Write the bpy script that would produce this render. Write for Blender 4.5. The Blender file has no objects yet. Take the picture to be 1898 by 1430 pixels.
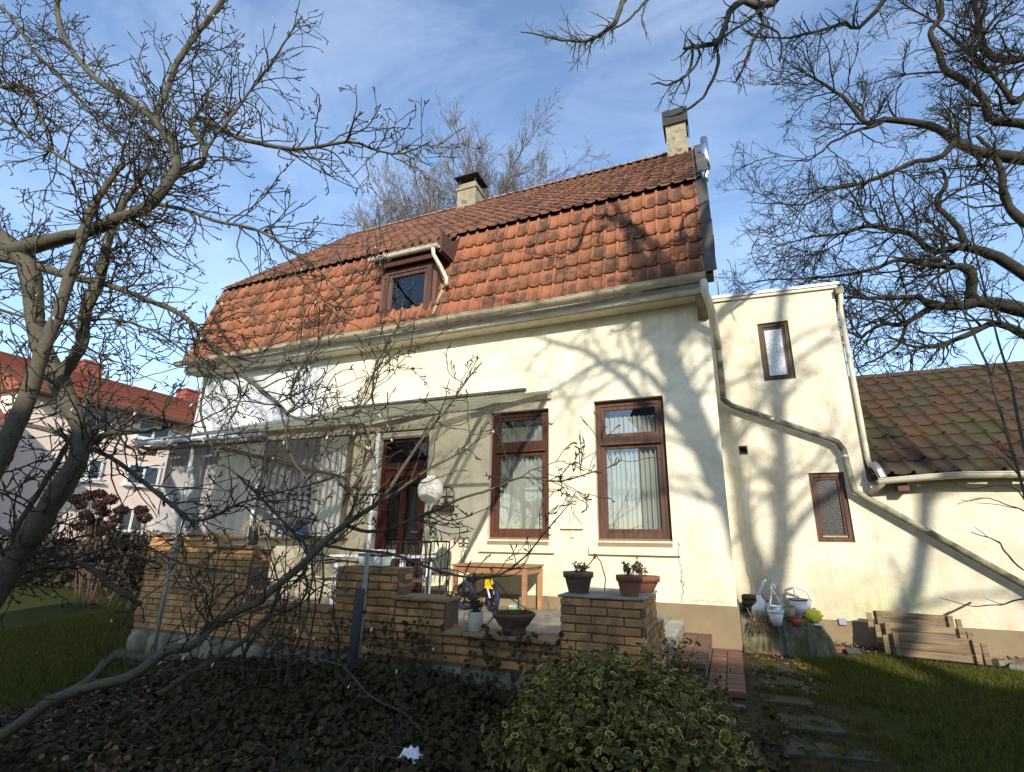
import bpy, math, random
import numpy as np
from mathutils import Vector, Matrix
R_ = random.Random(7)
NR = np.random.RandomState(11)
S = bpy.context.scene
COL = S.collection
# ------------------------------------------------------------------ camera
YAW, PITCH, ROLL, FOC, PX, PY = math.radians(-21.957), math.radians(16.2505), math.radians(0.72955), 929.204, 968.301, 729.064
CAM = Vector((0.0, -7.0, 1.2))
_cy, _sy, _cp, _sp, _cr, _sr = math.cos(YAW), math.sin(YAW), math.cos(PITCH), math.sin(PITCH), math.cos(ROLL), math.sin(ROLL)
FWD = Vector((_sy*_cp, _cy*_cp, _sp)); _r = Vector((_cy, -_sy, 0)); _u = _r.cross(FWD)
RGT = _cr*_r + _sr*_u; UPV = -_sr*_r + _cr*_u
cd = bpy.data.cameras.new('camera'); cam = bpy.data.objects.new('camera', cd); COL.objects.link(cam)
M = Matrix((RGT, UPV, -FWD)).transposed().to_4x4(); M.translation = CAM; cam.matrix_world = M
cd.sensor_width = 36; cd.lens = FOC/1898*36; cd.shift_x = (949-PX)/1898; cd.shift_y = (PY-715)/1898
cd.clip_start = 0.05; cd.clip_end = 2000
S.camera = cam
def at(x, y, Y):
    """survey helper: the point of the plane at depth Y that the photograph shows at (x, y)"""
    d = RGT*((x-PX)/FOC) - UPV*((y-PY)/FOC) + FWD
    return CAM + d*((Y-CAM.y)/d.y)
def pxsize(p):
    return (Vector(p)-CAM).dot(FWD)/FOC
# ------------------------------------------------------------------ sky and sun
SUN = Vector((0.47, -1.0, 0.50)).normalized()
w = bpy.data.worlds.new('World'); S.world = w; w.use_nodes = True
nt = w.node_tree; nt.nodes.clear()
out = nt.nodes.new('ShaderNodeOutputWorld'); bg = nt.nodes.new('ShaderNodeBackground'); sky = nt.nodes.new('ShaderNodeTexSky')
sky.sky_type = 'NISHITA'; sky.sun_disc = False
sky.sun_elevation = math.asin(SUN.z); sky.sun_rotation = math.atan2(SUN.x, SUN.y)
sky.air_density = 1.0; sky.dust_density = 0.3; sky.ozone_density = 1.9
tc = nt.nodes.new('ShaderNodeTexCoord'); mp = nt.nodes.new('ShaderNodeMapping'); mp.inputs['Scale'].default_value = (1.1, 2.2, 4.0); mp.inputs['Rotation'].default_value = (0.2, 0.5, 0.6)
nz = nt.nodes.new('ShaderNodeTexNoise'); nz.inputs['Scale'].default_value = 1.6; nz.inputs['Detail'].default_value = 7; nz.inputs['Roughness'].default_value = 0.62; nz.inputs['Distortion'].default_value = 0.5
rp = nt.nodes.new('ShaderNodeValToRGB'); rp.color_ramp.elements[0].position = 0.45; rp.color_ramp.elements[1].position = 0.82
rp.color_ramp.elements[1].color = (0.28, 0.28, 0.28, 1)
mx = nt.nodes.new('ShaderNodeMixRGB'); mx.inputs[2].default_value = (4.6, 5.2, 6.2, 1)
nt.links.new(tc.outputs['Generated'], mp.inputs[0]); nt.links.new(mp.outputs[0], nz.inputs['Vector']); nt.links.new(nz.outputs[0], rp.inputs[0])
nt.links.new(rp.outputs[0], mx.inputs[0]); nt.links.new(sky.outputs[0], mx.inputs[1]); nt.links.new(mx.outputs[0], bg.inputs[0])
bg.inputs[1].default_value = 0.15
nt.links.new(bg.outputs[0], out.inputs[0])
sl = bpy.data.lights.new('sun', 'SUN'); so = bpy.data.objects.new('sun', sl); COL.objects.link(so)
sl.energy = 2.95; sl.angle = math.radians(0.53); sl.color = (1.0, 0.935, 0.83)
so.rotation_euler = SUN.to_track_quat('Z', 'Y').to_euler(); so.location = (10, -20, 14)
S.view_settings.view_transform = 'Standard'; S.view_settings.look = 'None'; S.view_settings.gamma = 1; S.view_settings.use_curve_mapping = False
S.view_settings.exposure = 1.05
# ------------------------------------------------------------------ materials
MATS = {}
def _new(name):
    m = bpy.data.materials.new(name); m.use_nodes = True
    n = m.node_tree; b = n.nodes['Principled BSDF']; MATS[name] = m
    return m, n, b
def N(n, t, **kw):
    o = n.nodes.new(t)
    for k, v in kw.items(): setattr(o, k, v)
    return o
def noise(n, vec, scale, detail=4, rough=0.55, dist=0.0):
    o = N(n, 'ShaderNodeTexNoise'); o.inputs['Scale'].default_value = scale; o.inputs['Detail'].default_value = detail
    o.inputs['Roughness'].default_value = rough; o.inputs['Distortion'].default_value = dist
    n.links.new(vec, o.inputs['Vector']); return o.outputs[0]
def ramp(n, fac, a, b, c0=(0, 0, 0, 1), c1=(1, 1, 1, 1)):
    o = N(n, 'ShaderNodeValToRGB'); o.color_ramp.elements[0].position = a; o.color_ramp.elements[1].position = b
    o.color_ramp.elements[0].color = c0; o.color_ramp.elements[1].color = c1
    n.links.new(fac, o.inputs[0]); return o.outputs[0]
def mix(n, fac, a, b, mode='MIX'):
    o = N(n, 'ShaderNodeMixRGB', blend_type=mode)
    for i, v in enumerate((fac, a, b)):
        if hasattr(v, 'node'): n.links.new(v, o.inputs[i])
        elif isinstance(v, (int, float)): o.inputs[i].default_value = v
        else: o.inputs[i].default_value = (*v[:3], 1)
    return o.outputs[0]
def math_(n, op, a, b=0.0, clamp=False):
    o = N(n, 'ShaderNodeMath', operation=op); o.use_clamp = clamp
    for i, v in enumerate((a, b)):
        if hasattr(v, 'node'): n.links.new(v, o.inputs[i])
        else: o.inputs[i].default_value = v
    return o.outputs[0]
def pos(n): return N(n, 'ShaderNodeNewGeometry').outputs['Position']
def bump(n, b, h, strength, dist=0.01):
    o = N(n, 'ShaderNodeBump'); o.inputs['Strength'].default_value = strength; o.inputs['Distance'].default_value = dist
    n.links.new(h, o.inputs['Height']); n.links.new(o.outputs[0], b.inputs['Normal'])
def rnd(n):
    a = N(n, 'ShaderNodeObjectInfo').outputs['Random']; c = N(n, 'ShaderNodeNewGeometry').outputs['Random Per Island']
    return math_(n, 'FRACT', math_(n, 'ADD', a, c))
def mat(name, c1, c2=None, scale=6, rough=0.8, bmp=0.0, bscale=60, metal=0.0, vary=0.0, stain=None, sscale=1.5, spos=(0.5, 0.75), spec=0.5):
    m, n, b = _new(name); p = pos(n)
    col = c1
    if c2: col = mix(n, ramp(n, noise(n, p, scale, 5), 0.35, 0.68), c1, c2)
    if vary:
        f = ramp(n, rnd(n), 0, 1, (1-vary,)*3+(1,), (1+vary,)*3+(1,))
        col = mix(n, 1.0, col, f, 'MULTIPLY')
    if stain: col = mix(n, ramp(n, noise(n, p, sscale, 6, 0.65), *spos), col, stain)
    if hasattr(col, 'node'): n.links.new(col, b.inputs['Base Color'])
    else: b.inputs['Base Color'].default_value = (*col, 1)
    b.inputs['Roughness'].default_value = rough; b.inputs['Metallic'].default_value = metal
    b.inputs['Specular IOR Level'].default_value = spec
    if bmp: bump(n, b, noise(n, p, bscale, 5), bmp)
    return m
def stucco(name, c1, c2, dirt, cracks=True, green=None):
    m, n, b = _new(name); p = pos(n)
    sx = N(n, 'ShaderNodeSeparateXYZ'); n.links.new(p, sx.inputs[0]); X, Y, Z = sx.outputs
    col = mix(n, ramp(n, noise(n, p, 0.9, 6, 0.6), 0.35, 0.7), c1, c2)
    col = mix(n, math_(n, 'MULTIPLY', ramp(n, noise(n, p, 3.2, 7, 0.65, 0.3), 0.44, 0.76), 0.6), col, dirt)
    mpn = N(n, 'ShaderNodeMapping'); mpn.inputs['Scale'].default_value = (5, 5, 0.35); n.links.new(p, mpn.inputs[0])
    col = mix(n, math_(n, 'MULTIPLY', ramp(n, noise(n, mpn.outputs[0], 1.6, 5, 0.6), 0.52, 0.8), 0.38), col, dirt)
    low = N(n, 'ShaderNodeMapRange'); low.inputs[1].default_value = 1.25; low.inputs[2].default_value = 0.35; n.links.new(Z, low.inputs[0])
    col = mix(n, math_(n, 'MULTIPLY', math_(n, 'MULTIPLY', low.outputs[0], ramp(n, noise(n, p, 2.3, 6, 0.7), 0.35, 0.7)), 0.55), col, dirt)
    if cracks:
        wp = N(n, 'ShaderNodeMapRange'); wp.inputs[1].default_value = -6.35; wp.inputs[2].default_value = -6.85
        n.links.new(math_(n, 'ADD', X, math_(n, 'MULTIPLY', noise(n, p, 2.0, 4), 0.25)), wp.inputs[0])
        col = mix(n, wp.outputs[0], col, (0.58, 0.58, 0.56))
    if green:
        gx = N(n, 'ShaderNodeMapRange'); gx.inputs[1].default_value = 1.0; gx.inputs[2].default_value = 0.0; n.links.new(math_(n, 'ABSOLUTE', math_(n, 'SUBTRACT', X, 1.75)), gx.inputs[0])
        gz = N(n, 'ShaderNodeMapRange'); gz.inputs[1].default_value = 1.0; gz.inputs[2].default_value = 0.4; n.links.new(Z, gz.inputs[0])
        gm = math_(n, 'MULTIPLY', math_(n, 'MULTIPLY', gx.outputs[0], gz.outputs[0]), ramp(n, noise(n, mpn.outputs[0], 2.5, 6, 0.7), 0.38, 0.6))
        col = mix(n, math_(n, 'MULTIPLY', gm, 0.9), col, green)
    if cracks:
        wob = math_(n, 'MULTIPLY', math_(n, 'SUBTRACT', noise(n, p, 6, 6, 0.7), 0.5), 0.22)
        def line(axis, c0, lo, hi, span, wdt, st):
            d = math_(n, 'ABSOLUTE', math_(n, 'ADD', math_(n, 'SUBTRACT', axis, c0), wob))
            k = math_(n, 'LESS_THAN', d, wdt)
            k = math_(n, 'MULTIPLY', k, math_(n, 'MULTIPLY', math_(n, 'GREATER_THAN', span, lo), math_(n, 'LESS_THAN', span, hi)))
            return math_(n, 'MULTIPLY', k, st)
        ck = line(X, -0.63, 0.30, 1.2, Z, 0.007, 0.75)
        for a in ((Z, 0.50, -0.60, -0.12, X, 0.004, 0.5), (Z, 3.15, -2.2, -1.75, X, 0.003, 0.3), (Z, 3.62, -0.5, 0.0, X, 0.003, 0.45), (Z, 1.22, -2.45, -2.15, X, 0.004, 0.4)):
            ck = math_(n, 'MAXIMUM', ck, line(*a))
        col = mix(n, ck, col, (0.10, 0.085, 0.06))
    n.links.new(col, b.inputs['Base Color']); b.inputs['Roughness'].default_value = 0.92; b.inputs['Specular IOR Level'].default_value = 0.2
    h = math_(n, 'ADD', noise(n, p, 45, 5, 0.75), math_(n, 'MULTIPLY', noise(n, p, 6, 5, 0.6), 2.0)); bump(n, b, h, 0.5, 0.02)
    return m
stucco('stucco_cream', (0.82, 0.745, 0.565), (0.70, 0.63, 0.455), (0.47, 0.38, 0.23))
stucco('stucco_annex', (0.76, 0.685, 0.515), (0.62, 0.55, 0.40), (0.40, 0.32, 0.19), cracks=False, green=(0.42, 0.42, 0.16))
mat('plinth', (0.25, 0.185, 0.10), (0.185, 0.135, 0.072), 3, 0.9, 0.3, 50, stain=(0.20, 0.17, 0.10), sscale=2.4, spos=(0.48, 0.72))
mat('concrete', (0.36, 0.33, 0.27), (0.25, 0.24, 0.18), 5, 0.95, 0.4, 40, stain=(0.12, 0.13, 0.06), sscale=3)
mat('chimney_render', (0.29, 0.245, 0.16), (0.20, 0.175, 0.12), 5, 0.95, 0.5, 30, stain=(0.10, 0.09, 0.07), sscale=6, spos=(0.55, 0.62))
mat('soot', (0.02, 0.02, 0.02), None, 5, 0.8)
def tile_mat(name, c1, c2, dark, moss, dk, mossamt, oval=False):
    m, n, b = _new(name); p = pos(n); r = rnd(n)
    oc = N(n, 'ShaderNodeTexCoord').outputs['Object']
    col = mix(n, r, c1, c2)
    col = mix(n, math_(n, 'MULTIPLY', ramp(n, noise(n, p, 14, 5, 0.7), 0.4, 0.7), 0.5), col, c2)
    blot = ramp(n, math_(n, 'ADD', noise(n, p, 9, 4, 0.6), math_(n, 'MULTIPLY', math_(n, 'SUBTRACT', r, 0.5), 0.3)), *dk)
    col = mix(n, math_(n, 'MULTIPLY', blot, 0.85), col, dark)
    if oval:
        so_ = N(n, 'ShaderNodeSeparateXYZ'); n.links.new(oc, so_.inputs[0])
        ex = math_(n, 'MULTIPLY', math_(n, 'SUBTRACT', so_.outputs[0], 0.085), 13.0); ey = math_(n, 'MULTIPLY', math_(n, 'SUBTRACT', so_.outputs[1], 0.15), 7.0)
        el = math_(n, 'ADD', math_(n, 'ADD', math_(n, 'MULTIPLY', ex, ex), math_(n, 'MULTIPLY', ey, ey)), math_(n, 'MULTIPLY', math_(n, 'SUBTRACT', noise(n, p, 16, 4, 0.6), 0.5), 2.2))
        ov = math_(n, 'MULTIPLY', ramp(n, el, 0.25, 1.0, (1, 1, 1, 1), (0, 0, 0, 1)), ramp(n, math_(n, 'FRACT', math_(n, 'MULTIPLY', r, 5.7)), 0.25, 0.95))
        col = mix(n, math_(n, 'MULTIPLY', ov, 0.8), col, dark)
    if mossamt: col = mix(n, math_(n, 'MULTIPLY', ramp(n, noise(n, p, 2.2, 6, 0.7), 0.42, 0.66), mossamt), col, moss)
    n.links.new(col, b.inputs['Base Color']); b.inputs['Roughness'].default_value = 0.85; b.inputs['Specular IOR Level'].default_value = 0.3
    bump(n, b, noise(n, p, 70, 4), 0.3, 0.006)
tile_mat('tile_orange', (0.35, 0.128, 0.060), (0.21, 0.078, 0.042), (0.055, 0.035, 0.024), (0.13, 0.12, 0.03), (0.54, 0.70), 0.12, True)
tile_mat('tile_weathered', (0.215, 0.085, 0.048), (0.125, 0.053, 0.035), (0.035, 0.026, 0.022), (0.10, 0.09, 0.04), (0.48, 0.66), 0.15)
tile_mat('tile_mossy', (0.088, 0.036, 0.022), (0.045, 0.022, 0.016), (0.05, 0.035, 0.025), (0.042, 0.042, 0.014), (0.44, 0.62), 0.9)
tile_mat('tile_red', (0.27, 0.085, 0.05), (0.19, 0.06, 0.04), (0.10, 0.04, 0.03), (0.1, 0.1, 0.05), (0.56, 0.75), 0.0)
mat('ridge_mortar', (0.30, 0.22, 0.15), (0.42, 0.36, 0.27), 12, 0.95, 0.4, 40)
mat('slate', (0.075, 0.065, 0.058), (0.045, 0.04, 0.036), 8, 0.85, 0.4, 40, vary=0.3)
mat('pvc_gutter', (0.44, 0.385, 0.26), (0.30, 0.26, 0.165), 4, 0.6, 0.15, 60, stain=(0.10, 0.095, 0.06), sscale=5, spos=(0.52, 0.74))
mat('pipe_dirty', (0.32, 0.28, 0.19), (0.17, 0.15, 0.10), 5, 0.8, 0.3, 60, stain=(0.05, 0.05, 0.03), sscale=6, spos=(0.40, 0.66))
mat('pipe_cream', (0.60, 0.55, 0.42), (0.48, 0.43, 0.31), 5, 0.6, 0.1, 60, stain=(0.15, 0.14, 0.09), sscale=7, spos=(0.56, 0.75))
mat('white_paint', (0.66, 0.61, 0.48), (0.52, 0.47, 0.35), 5, 0.6, 0.1, 60, stain=(0.25, 0.22, 0.15), sscale=7, spos=(0.58, 0.8))
mat('steel', (0.75, 0.76, 0.78), None, 5, 0.22, metal=1.0)
mat('zinc', (0.42, 0.42, 0.42), (0.33, 0.33, 0.33), 8, 0.5, metal=0.6)
def wood(name, c1, c2, rough=0.65, grain=(3, 60, 60)):
    m, n, b = _new(name); p = pos(n)
    k = N(n, 'ShaderNodeMapping'); k.inputs['Scale'].default_value = grain; n.links.new(p, k.inputs[0])
    g = noise(n, k.outputs[0], 1.0, 5, 0.65)
    r = ramp(n, rnd(n), 0, 1, (0.75,)*3+(1,), (1.15,)*3+(1,))
    col = mix(n, 1.0, mix(n, ramp(n, g, 0.35, 0.65), c1, c2), r, 'MULTIPLY')
    n.links.new(col, b.inputs['Base Color']); b.inputs['Roughness'].default_value = rough; b.inputs['Specular IOR Level'].default_value = 0.35; bump(n, b, g, 0.25, 0.006)
wood('frame_red', (0.115, 0.036, 0.02), (0.065, 0.023, 0.015), 0.5, (25, 25, 3))
wood('frame_worn', (0.125, 0.055, 0.032), (0.05, 0.026, 0.018), 0.7, (25, 25, 2))
wood('frame_grey', (0.12, 0.08, 0.05), (0.055, 0.037, 0.026), 0.8, (25, 25, 2))
wood('door_red', (0.10, 0.02, 0.016), (0.06, 0.014, 0.012), 0.5, (25, 25, 3))
wood('board_brown', (0.13, 0.062, 0.045), (0.08, 0.042, 0.034), 0.8)
wood('plank', (0.27, 0.19, 0.10), (0.13, 0.09, 0.05), 0.85, (2.5, 40, 40))
wood('table_wood', (0.42, 0.22, 0.10), (0.30, 0.15, 0.065), 0.55)
wood('rail_grey', (0.21, 0.18, 0.12), (0.12, 0.105, 0.07), 0.9, (30, 2, 30))
wood('sill_brown', (0.22, 0.14, 0.08), (0.14, 0.09, 0.05), 0.8, (30, 3, 30))
mat('brick_yellow', (0.53, 0.275, 0.10), (0.37, 0.18, 0.068), 9, 0.9, 0.7, 38, vary=0.30, stain=(0.13, 0.085, 0.035), sscale=4, spos=(0.46, 0.70))
mat('mortar', (0.15, 0.11, 0.068), (0.085, 0.065, 0.04), 9, 0.95, 0.4, 60)
mat('coping_tile', (0.30, 0.19, 0.10), (0.21, 0.135, 0.075), 7, 0.85, 0.3, 50, vary=0.2, stain=(0.10, 0.09, 0.05), sscale=5)
mat('clinker_red', (0.17, 0.075, 0.046), (0.115, 0.052, 0.034), 7, 0.8, 0.4, 50, vary=0.25, stain=(0.07, 0.055, 0.035), sscale=4, spos=(0.5, 0.75))
mat('stone_grey', (0.27, 0.245, 0.18), (0.17, 0.16, 0.11), 6, 0.95, 0.6, 25, vary=0.2, stain=(0.06, 0.065, 0.03), sscale=4, spos=(0.45, 0.7))
mat('stone_moss', (0.17, 0.14, 0.085), (0.085, 0.07, 0.042), 9, 0.95, 1.0, 22, stain=(0.06, 0.062, 0.018), sscale=5, spos=(0.46, 0.62))
mat('terrace_floor', (0.27, 0.235, 0.18), (0.20, 0.175, 0.13), 4, 0.9, 0.3, 50, stain=(0.08, 0.085, 0.035), sscale=3, spos=(0.5, 0.7))
mat('paving', (0.055, 0.047, 0.034), (0.032, 0.028, 0.02), 6, 0.95, 0.6, 30, vary=0.3, stain=(0.03, 0.034, 0.010), sscale=6, spos=(0.42, 0.6))
mat('terracotta', (0.24, 0.095, 0.05), (0.17, 0.07, 0.04), 14, 0.85, 0.3, 60, stain=(0.14, 0.11, 0.08), sscale=14, spos=(0.55, 0.75))
mat('terracotta_aged', (0.15, 0.085, 0.055), (0.09, 0.055, 0.038), 16, 0.9, 0.4, 60, stain=(0.13, 0.12, 0.085), sscale=18, spos=(0.55, 0.7))
mat('soil', (0.04, 0.028, 0.018), (0.025, 0.018, 0.012), 20, 1.0, 0.6, 60)
mat('plastic_white', (0.72, 0.73, 0.72), (0.6, 0.6, 0.57), 9, 0.45)
mat('plastic_grey', (0.33, 0.35, 0.38), (0.26, 0.28, 0.30), 9, 0.5)
mat('plastic_yellow', (0.75, 0.62, 0.03), None, 5, 0.4)
mat('plastic_blue', (0.04, 0.15, 0.33), None, 5, 0.4)
mat('plastic_red', (0.36, 0.07, 0.04), None, 5, 0.5)
mat('plastic_darkred', (0.13, 0.02, 0.025), None, 5, 0.5)
mat('plastic_olive', (0.27, 0.27, 0.17), (0.2, 0.2, 0.12), 9, 0.6)
mat('bike_yellow', (0.80, 0.50, 0.02), None, 5, 0.35)
mat('rubber_blue', (0.009, 0.013, 0.05), (0.006, 0.009, 0.03), 9, 0.7)
mat('black_metal', (0.014, 0.014, 0.016), None, 5, 0.45, metal=0.3)
mat('rusty_iron', (0.05, 0.038, 0.03), (0.10, 0.06, 0.04), 30, 0.8)
mat('pale_metal', (0.50, 0.46, 0.36), (0.38, 0.33, 0.25), 20, 0.7)
mat('post_white', (0.42, 0.42, 0.39), (0.30, 0.29, 0.26), 6, 0.5, stain=(0.16, 0.16, 0.12), sscale=9, spos=(0.55, 0.78))
mat('post_dark', (0.035, 0.037, 0.04), (0.05, 0.05, 0.05), 9, 0.6)
mat('paper', (0.78, 0.79, 0.80), None, 5, 0.8)
mat('stucco_pink', (0.82, 0.64, 0.53), (0.76, 0.58, 0.47), 2, 0.9, 0.2, 40)
mat('stucco_plain', (0.55, 0.50, 0.42), (0.48, 0.43, 0.36), 2, 0.9, 0.2, 40)
mat('chimney_red', (0.26, 0.07, 0.05), (0.19, 0.05, 0.04), 8, 0.9)
mat('window_dark', (0.035, 0.045, 0.06), (0.02, 0.025, 0.035), 1.2, 0.12)
mat('straw', (0.45, 0.37, 0.21), (0.28, 0.21, 0.11), 30, 0.9)
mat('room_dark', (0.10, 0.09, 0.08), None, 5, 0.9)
mat('carton_green', (0.10, 0.22, 0.07), (0.55, 0.55, 0.5), 40, 0.5)
def bark(name, c1, c2, alg, amt):
    m, n, b = _new(name); p = pos(n)
    col = mix(n, ramp(n, noise(n, p, 22, 6, 0.7), 0.35, 0.68), c1, c2)
    col = mix(n, math_(n, 'MULTIPLY', ramp(n, noise(n, p, 4, 5, 0.6), 0.45, 0.7), amt), col, alg)
    n.links.new(col, b.inputs['Base Color']); b.inputs['Roughness'].default_value = 0.9; b.inputs['Specular IOR Level'].default_value = 0.2; bump(n, b, noise(n, p, 40, 5), 0.5, 0.01)
bark('bark_magnolia', (0.10, 0.086, 0.062), (0.055, 0.047, 0.034), (0.08, 0.08, 0.034), 0.6)
bark('twig_magnolia', (0.062, 0.05, 0.036), (0.034, 0.027, 0.021), (0.075, 0.073, 0.035), 0.4)
bark('bark_oak', (0.038, 0.032, 0.025), (0.020, 0.017, 0.014), (0.05, 0.05, 0.022), 0.5)
bark('bark_beech', (0.165, 0.13, 0.10), (0.11, 0.086, 0.066), (0.10, 0.095, 0.07), 0.3)
bark('bark_pale', (0.095, 0.084, 0.064), (0.055, 0.049, 0.038), (0.11, 0.115, 0.05), 0.5)
bark('bark_brown', (0.09, 0.052, 0.035), (0.06, 0.036, 0.026), (0.07, 0.06, 0.03), 0.2)
def leafmat(name, c1, c2, rough=0.45, trans=0.25, rim=None):
    m, n, b = _new(name); r = rnd(n)
    col = mix(n, r, c1, c2)
    if rim:
        at_ = N(n, 'ShaderNodeAttribute', attribute_name='rim')
        rr = math_(n, 'MULTIPLY', at_.outputs['Fac'], ramp(n, math_(n, 'FRACT', math_(n, 'MULTIPLY', r, 7.3)), 0.45, 0.95))
        col = mix(n, rr, col, rim)
    n.links.new(col, b.inputs['Base Color']); b.inputs['Roughness'].default_value = rough; b.inputs['Specular IOR Level'].default_value = 0.2
    tr = N(n, 'ShaderNodeBsdfTranslucent'); n.links.new(col, tr.inputs[0])
    ms = N(n, 'ShaderNodeMixShader'); ms.inputs[0].default_value = trans
    n.links.new(b.outputs[0], ms.inputs[1]); n.links.new(tr.outputs[0], ms.inputs[2])
    n.links.new(ms.outputs[0], n.nodes['Material Output'].inputs[0])
leafmat('leaf_ivy', (0.028, 0.026, 0.008), (0.068, 0.056, 0.018), 0.6)
leafmat('leaf_euonymus', (0.042, 0.046, 0.010), (0.13, 0.115, 0.024), 0.45, 0.2, (0.80, 0.60, 0.15))
leafmat('grass_blade', (0.050, 0.062, 0.007), (0.125, 0.120, 0.016), 0.6, 0.3)
leafmat('dead_leaf', (0.12, 0.055, 0.03), (0.24, 0.14, 0.075), 0.8, 0.1)
leafmat('dead_flower', (0.030, 0.013, 0.010), (0.062, 0.027, 0.018), 0.9, 0.1)
leafmat('pot_leaf', (0.045, 0.05, 0.025), (0.09, 0.085, 0.05), 0.7, 0.1)
leafmat('hedge_leaf', (0.025, 0.022, 0.014), (0.055, 0.042, 0.026), 0.8, 0.05)
leafmat('bud_white', (0.55, 0.53, 0.46), (0.70, 0.68, 0.62), 0.7, 0.2)
def glass(name, tint=(1, 1, 1), base=0.06, ior=1.5, rough=0.0):
    m, n, b = _new(name)
    t = N(n, 'ShaderNodeBsdfTransparent'); t.inputs[0].default_value = (*tint, 1)
    g = N(n, 'ShaderNodeBsdfGlossy'); g.inputs['Roughness'].default_value = rough
    f = N(n, 'ShaderNodeFresnel'); f.inputs[0].default_value = ior
    ms = N(n, 'ShaderNodeMixShader'); k = math_(n, 'ADD', f.outputs[0], base, True)
    n.links.new(k, ms.inputs[0]); n.links.new(t.outputs[0], ms.inputs[1]); n.links.new(g.outputs[0], ms.inputs[2])
    p = pos(n); bu = N(n, 'ShaderNodeBump'); bu.inputs['Strength'].default_value = 0.03; bu.inputs['Distance'].default_value = 0.02
    n.links.new(noise(n, p, 2.5, 2), bu.inputs['Height']); n.links.new(bu.outputs[0], g.inputs['Normal'])
    n.links.new(ms.outputs[0], n.nodes['Material Output'].inputs[0])
glass('glass', (0.92, 0.95, 0.95), 0.05)
glass('glass_door', (0.55, 0.58, 0.55), 0.05)
def frosted(name, c1, c2):
    m, n, b = _new(name); p = pos(n)
    v = N(n, 'ShaderNodeTexVoronoi'); v.inputs['Scale'].default_value = 42; n.links.new(p, v.inputs['Vector'])
    h = math_(n, 'ADD', v.outputs['Distance'], noise(n, p, 60, 4))
    n.links.new(mix(n, ramp(n, h, 0.5, 1.1), c1, c2), b.inputs['Base Color'])
    b.inputs['Roughness'].default_value = 0.22; b.inputs['Specular IOR Level'].default_value = 0.7; bump(n, b, h, 0.3, 0.006)
frosted('glass_pattern', (0.22, 0.225, 0.23), (0.62, 0.62, 0.61))
frosted('glass_pattern_dark', (0.028, 0.026, 0.025), (0.075, 0.07, 0.064))
def fabric(name, c, tr=0.5):
    m, n, b = _new(name); b.inputs['Base Color'].default_value = (*c, 1); b.inputs['Roughness'].default_value = 0.95
    t = N(n, 'ShaderNodeBsdfTranslucent'); t.inputs[0].default_value = (*c, 1)
    ms = N(n, 'ShaderNodeMixShader'); ms.inputs[0].default_value = tr
    n.links.new(b.outputs[0], ms.inputs[1]); n.links.new(t.outputs[0], ms.inputs[2]); n.links.new(ms.outputs[0], n.nodes['Material Output'].inputs[0])
fabric('curtain', (0.58, 0.56, 0.49), 0.30)
fabric('lantern_paper', (0.82, 0.79, 0.73), 0.45)
def polycarb(name, c1, c2, op, tl_=0.45):
    m, n, b = _new(name); p = pos(n)
    k = ramp(n, noise(n, p, 2.2, 6, 0.7), 0.38, 0.68)
    n.links.new(mix(n, k, c1, c2), b.inputs['Base Color']); b.inputs['Roughness'].default_value = 0.65; b.inputs['Specular IOR Level'].default_value = 0.25
    t = N(n, 'ShaderNodeBsdfTransparent'); t.inputs[0].default_value = (0.85, 0.85, 0.88, 1)
    tl = N(n, 'ShaderNodeBsdfTranslucent'); n.links.new(mix(n, k, c1, c2), tl.inputs[0])
    m1 = N(n, 'ShaderNodeMixShader'); m1.inputs[0].default_value = tl_; n.links.new(b.outputs[0], m1.inputs[1]); n.links.new(tl.outputs[0], m1.inputs[2])
    m2 = N(n, 'ShaderNodeMixShader'); m2.inputs[0].default_value = op; n.links.new(t.outputs[0], m2.inputs[1]); n.links.new(m1.outputs[0], m2.inputs[2])
    n.links.new(m2.outputs[0], n.nodes['Material Output'].inputs[0])
polycarb('sheet_clear', (0.84, 0.81, 0.75), (0.68, 0.655, 0.61), 0.985, 0.15)
polycarb('sheet_smoke', (0.40, 0.38, 0.37), (0.26, 0.245, 0.24), 0.98, 0.15)
polycarb('sheet_mossy', (0.42, 0.41, 0.30), (0.22, 0.22, 0.12), 0.66)
def ground_mat():
    m, n, b = _new('ground'); p = pos(n)
    g = mix(n, ramp(n, noise(n, p, 9, 6, 0.7), 0.35, 0.7), (0.024, 0.034, 0.006), (0.050, 0.055, 0.013))
    s = mix(n, ramp(n, noise(n, p, 14, 6, 0.7), 0.4, 0.66), (0.035, 0.026, 0.014), (0.085, 0.062, 0.034))
    sx = N(n, 'ShaderNodeSeparateXYZ'); n.links.new(p, sx.inputs[0]); X, Y, Z = sx.outputs
    wob = math_(n, 'MULTIPLY', math_(n, 'SUBTRACT', noise(n, p, 2.2, 5, 0.7), 0.5), 1.0)
    a = N(n, 'ShaderNodeMapRange'); a.inputs[1].default_value = 0.62; a.inputs[2].default_value = 0.90; n.links.new(math_(n, 'ADD', X, wob), a.inputs[0])
    c = N(n, 'ShaderNodeMapRange'); c.inputs[1].default_value = 0.15; c.inputs[2].default_value = -0.1; n.links.new(math_(n, 'ADD', Y, math_(n, 'MULTIPLY', wob, 0.5)), c.inputs[0])
    l = N(n, 'ShaderNodeMapRange'); l.inputs[1].default_value = -5.0; l.inputs[2].default_value = -5.6; n.links.new(math_(n, 'ADD', X, wob), l.inputs[0])
    k = math_(n, 'MAXIMUM', math_(n, 'MULTIPLY', a.outputs[0], c.outputs[0]), l.outputs[0])
    n.links.new(mix(n, k, s, g), b.inputs['Base Color']); b.inputs['Roughness'].default_value = 1.0; b.inputs['Specular IOR Level'].default_value = 0.1
    bump(n, b, noise(n, p, 30, 6, 0.7), 0.8, 0.03)
ground_mat()
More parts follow.
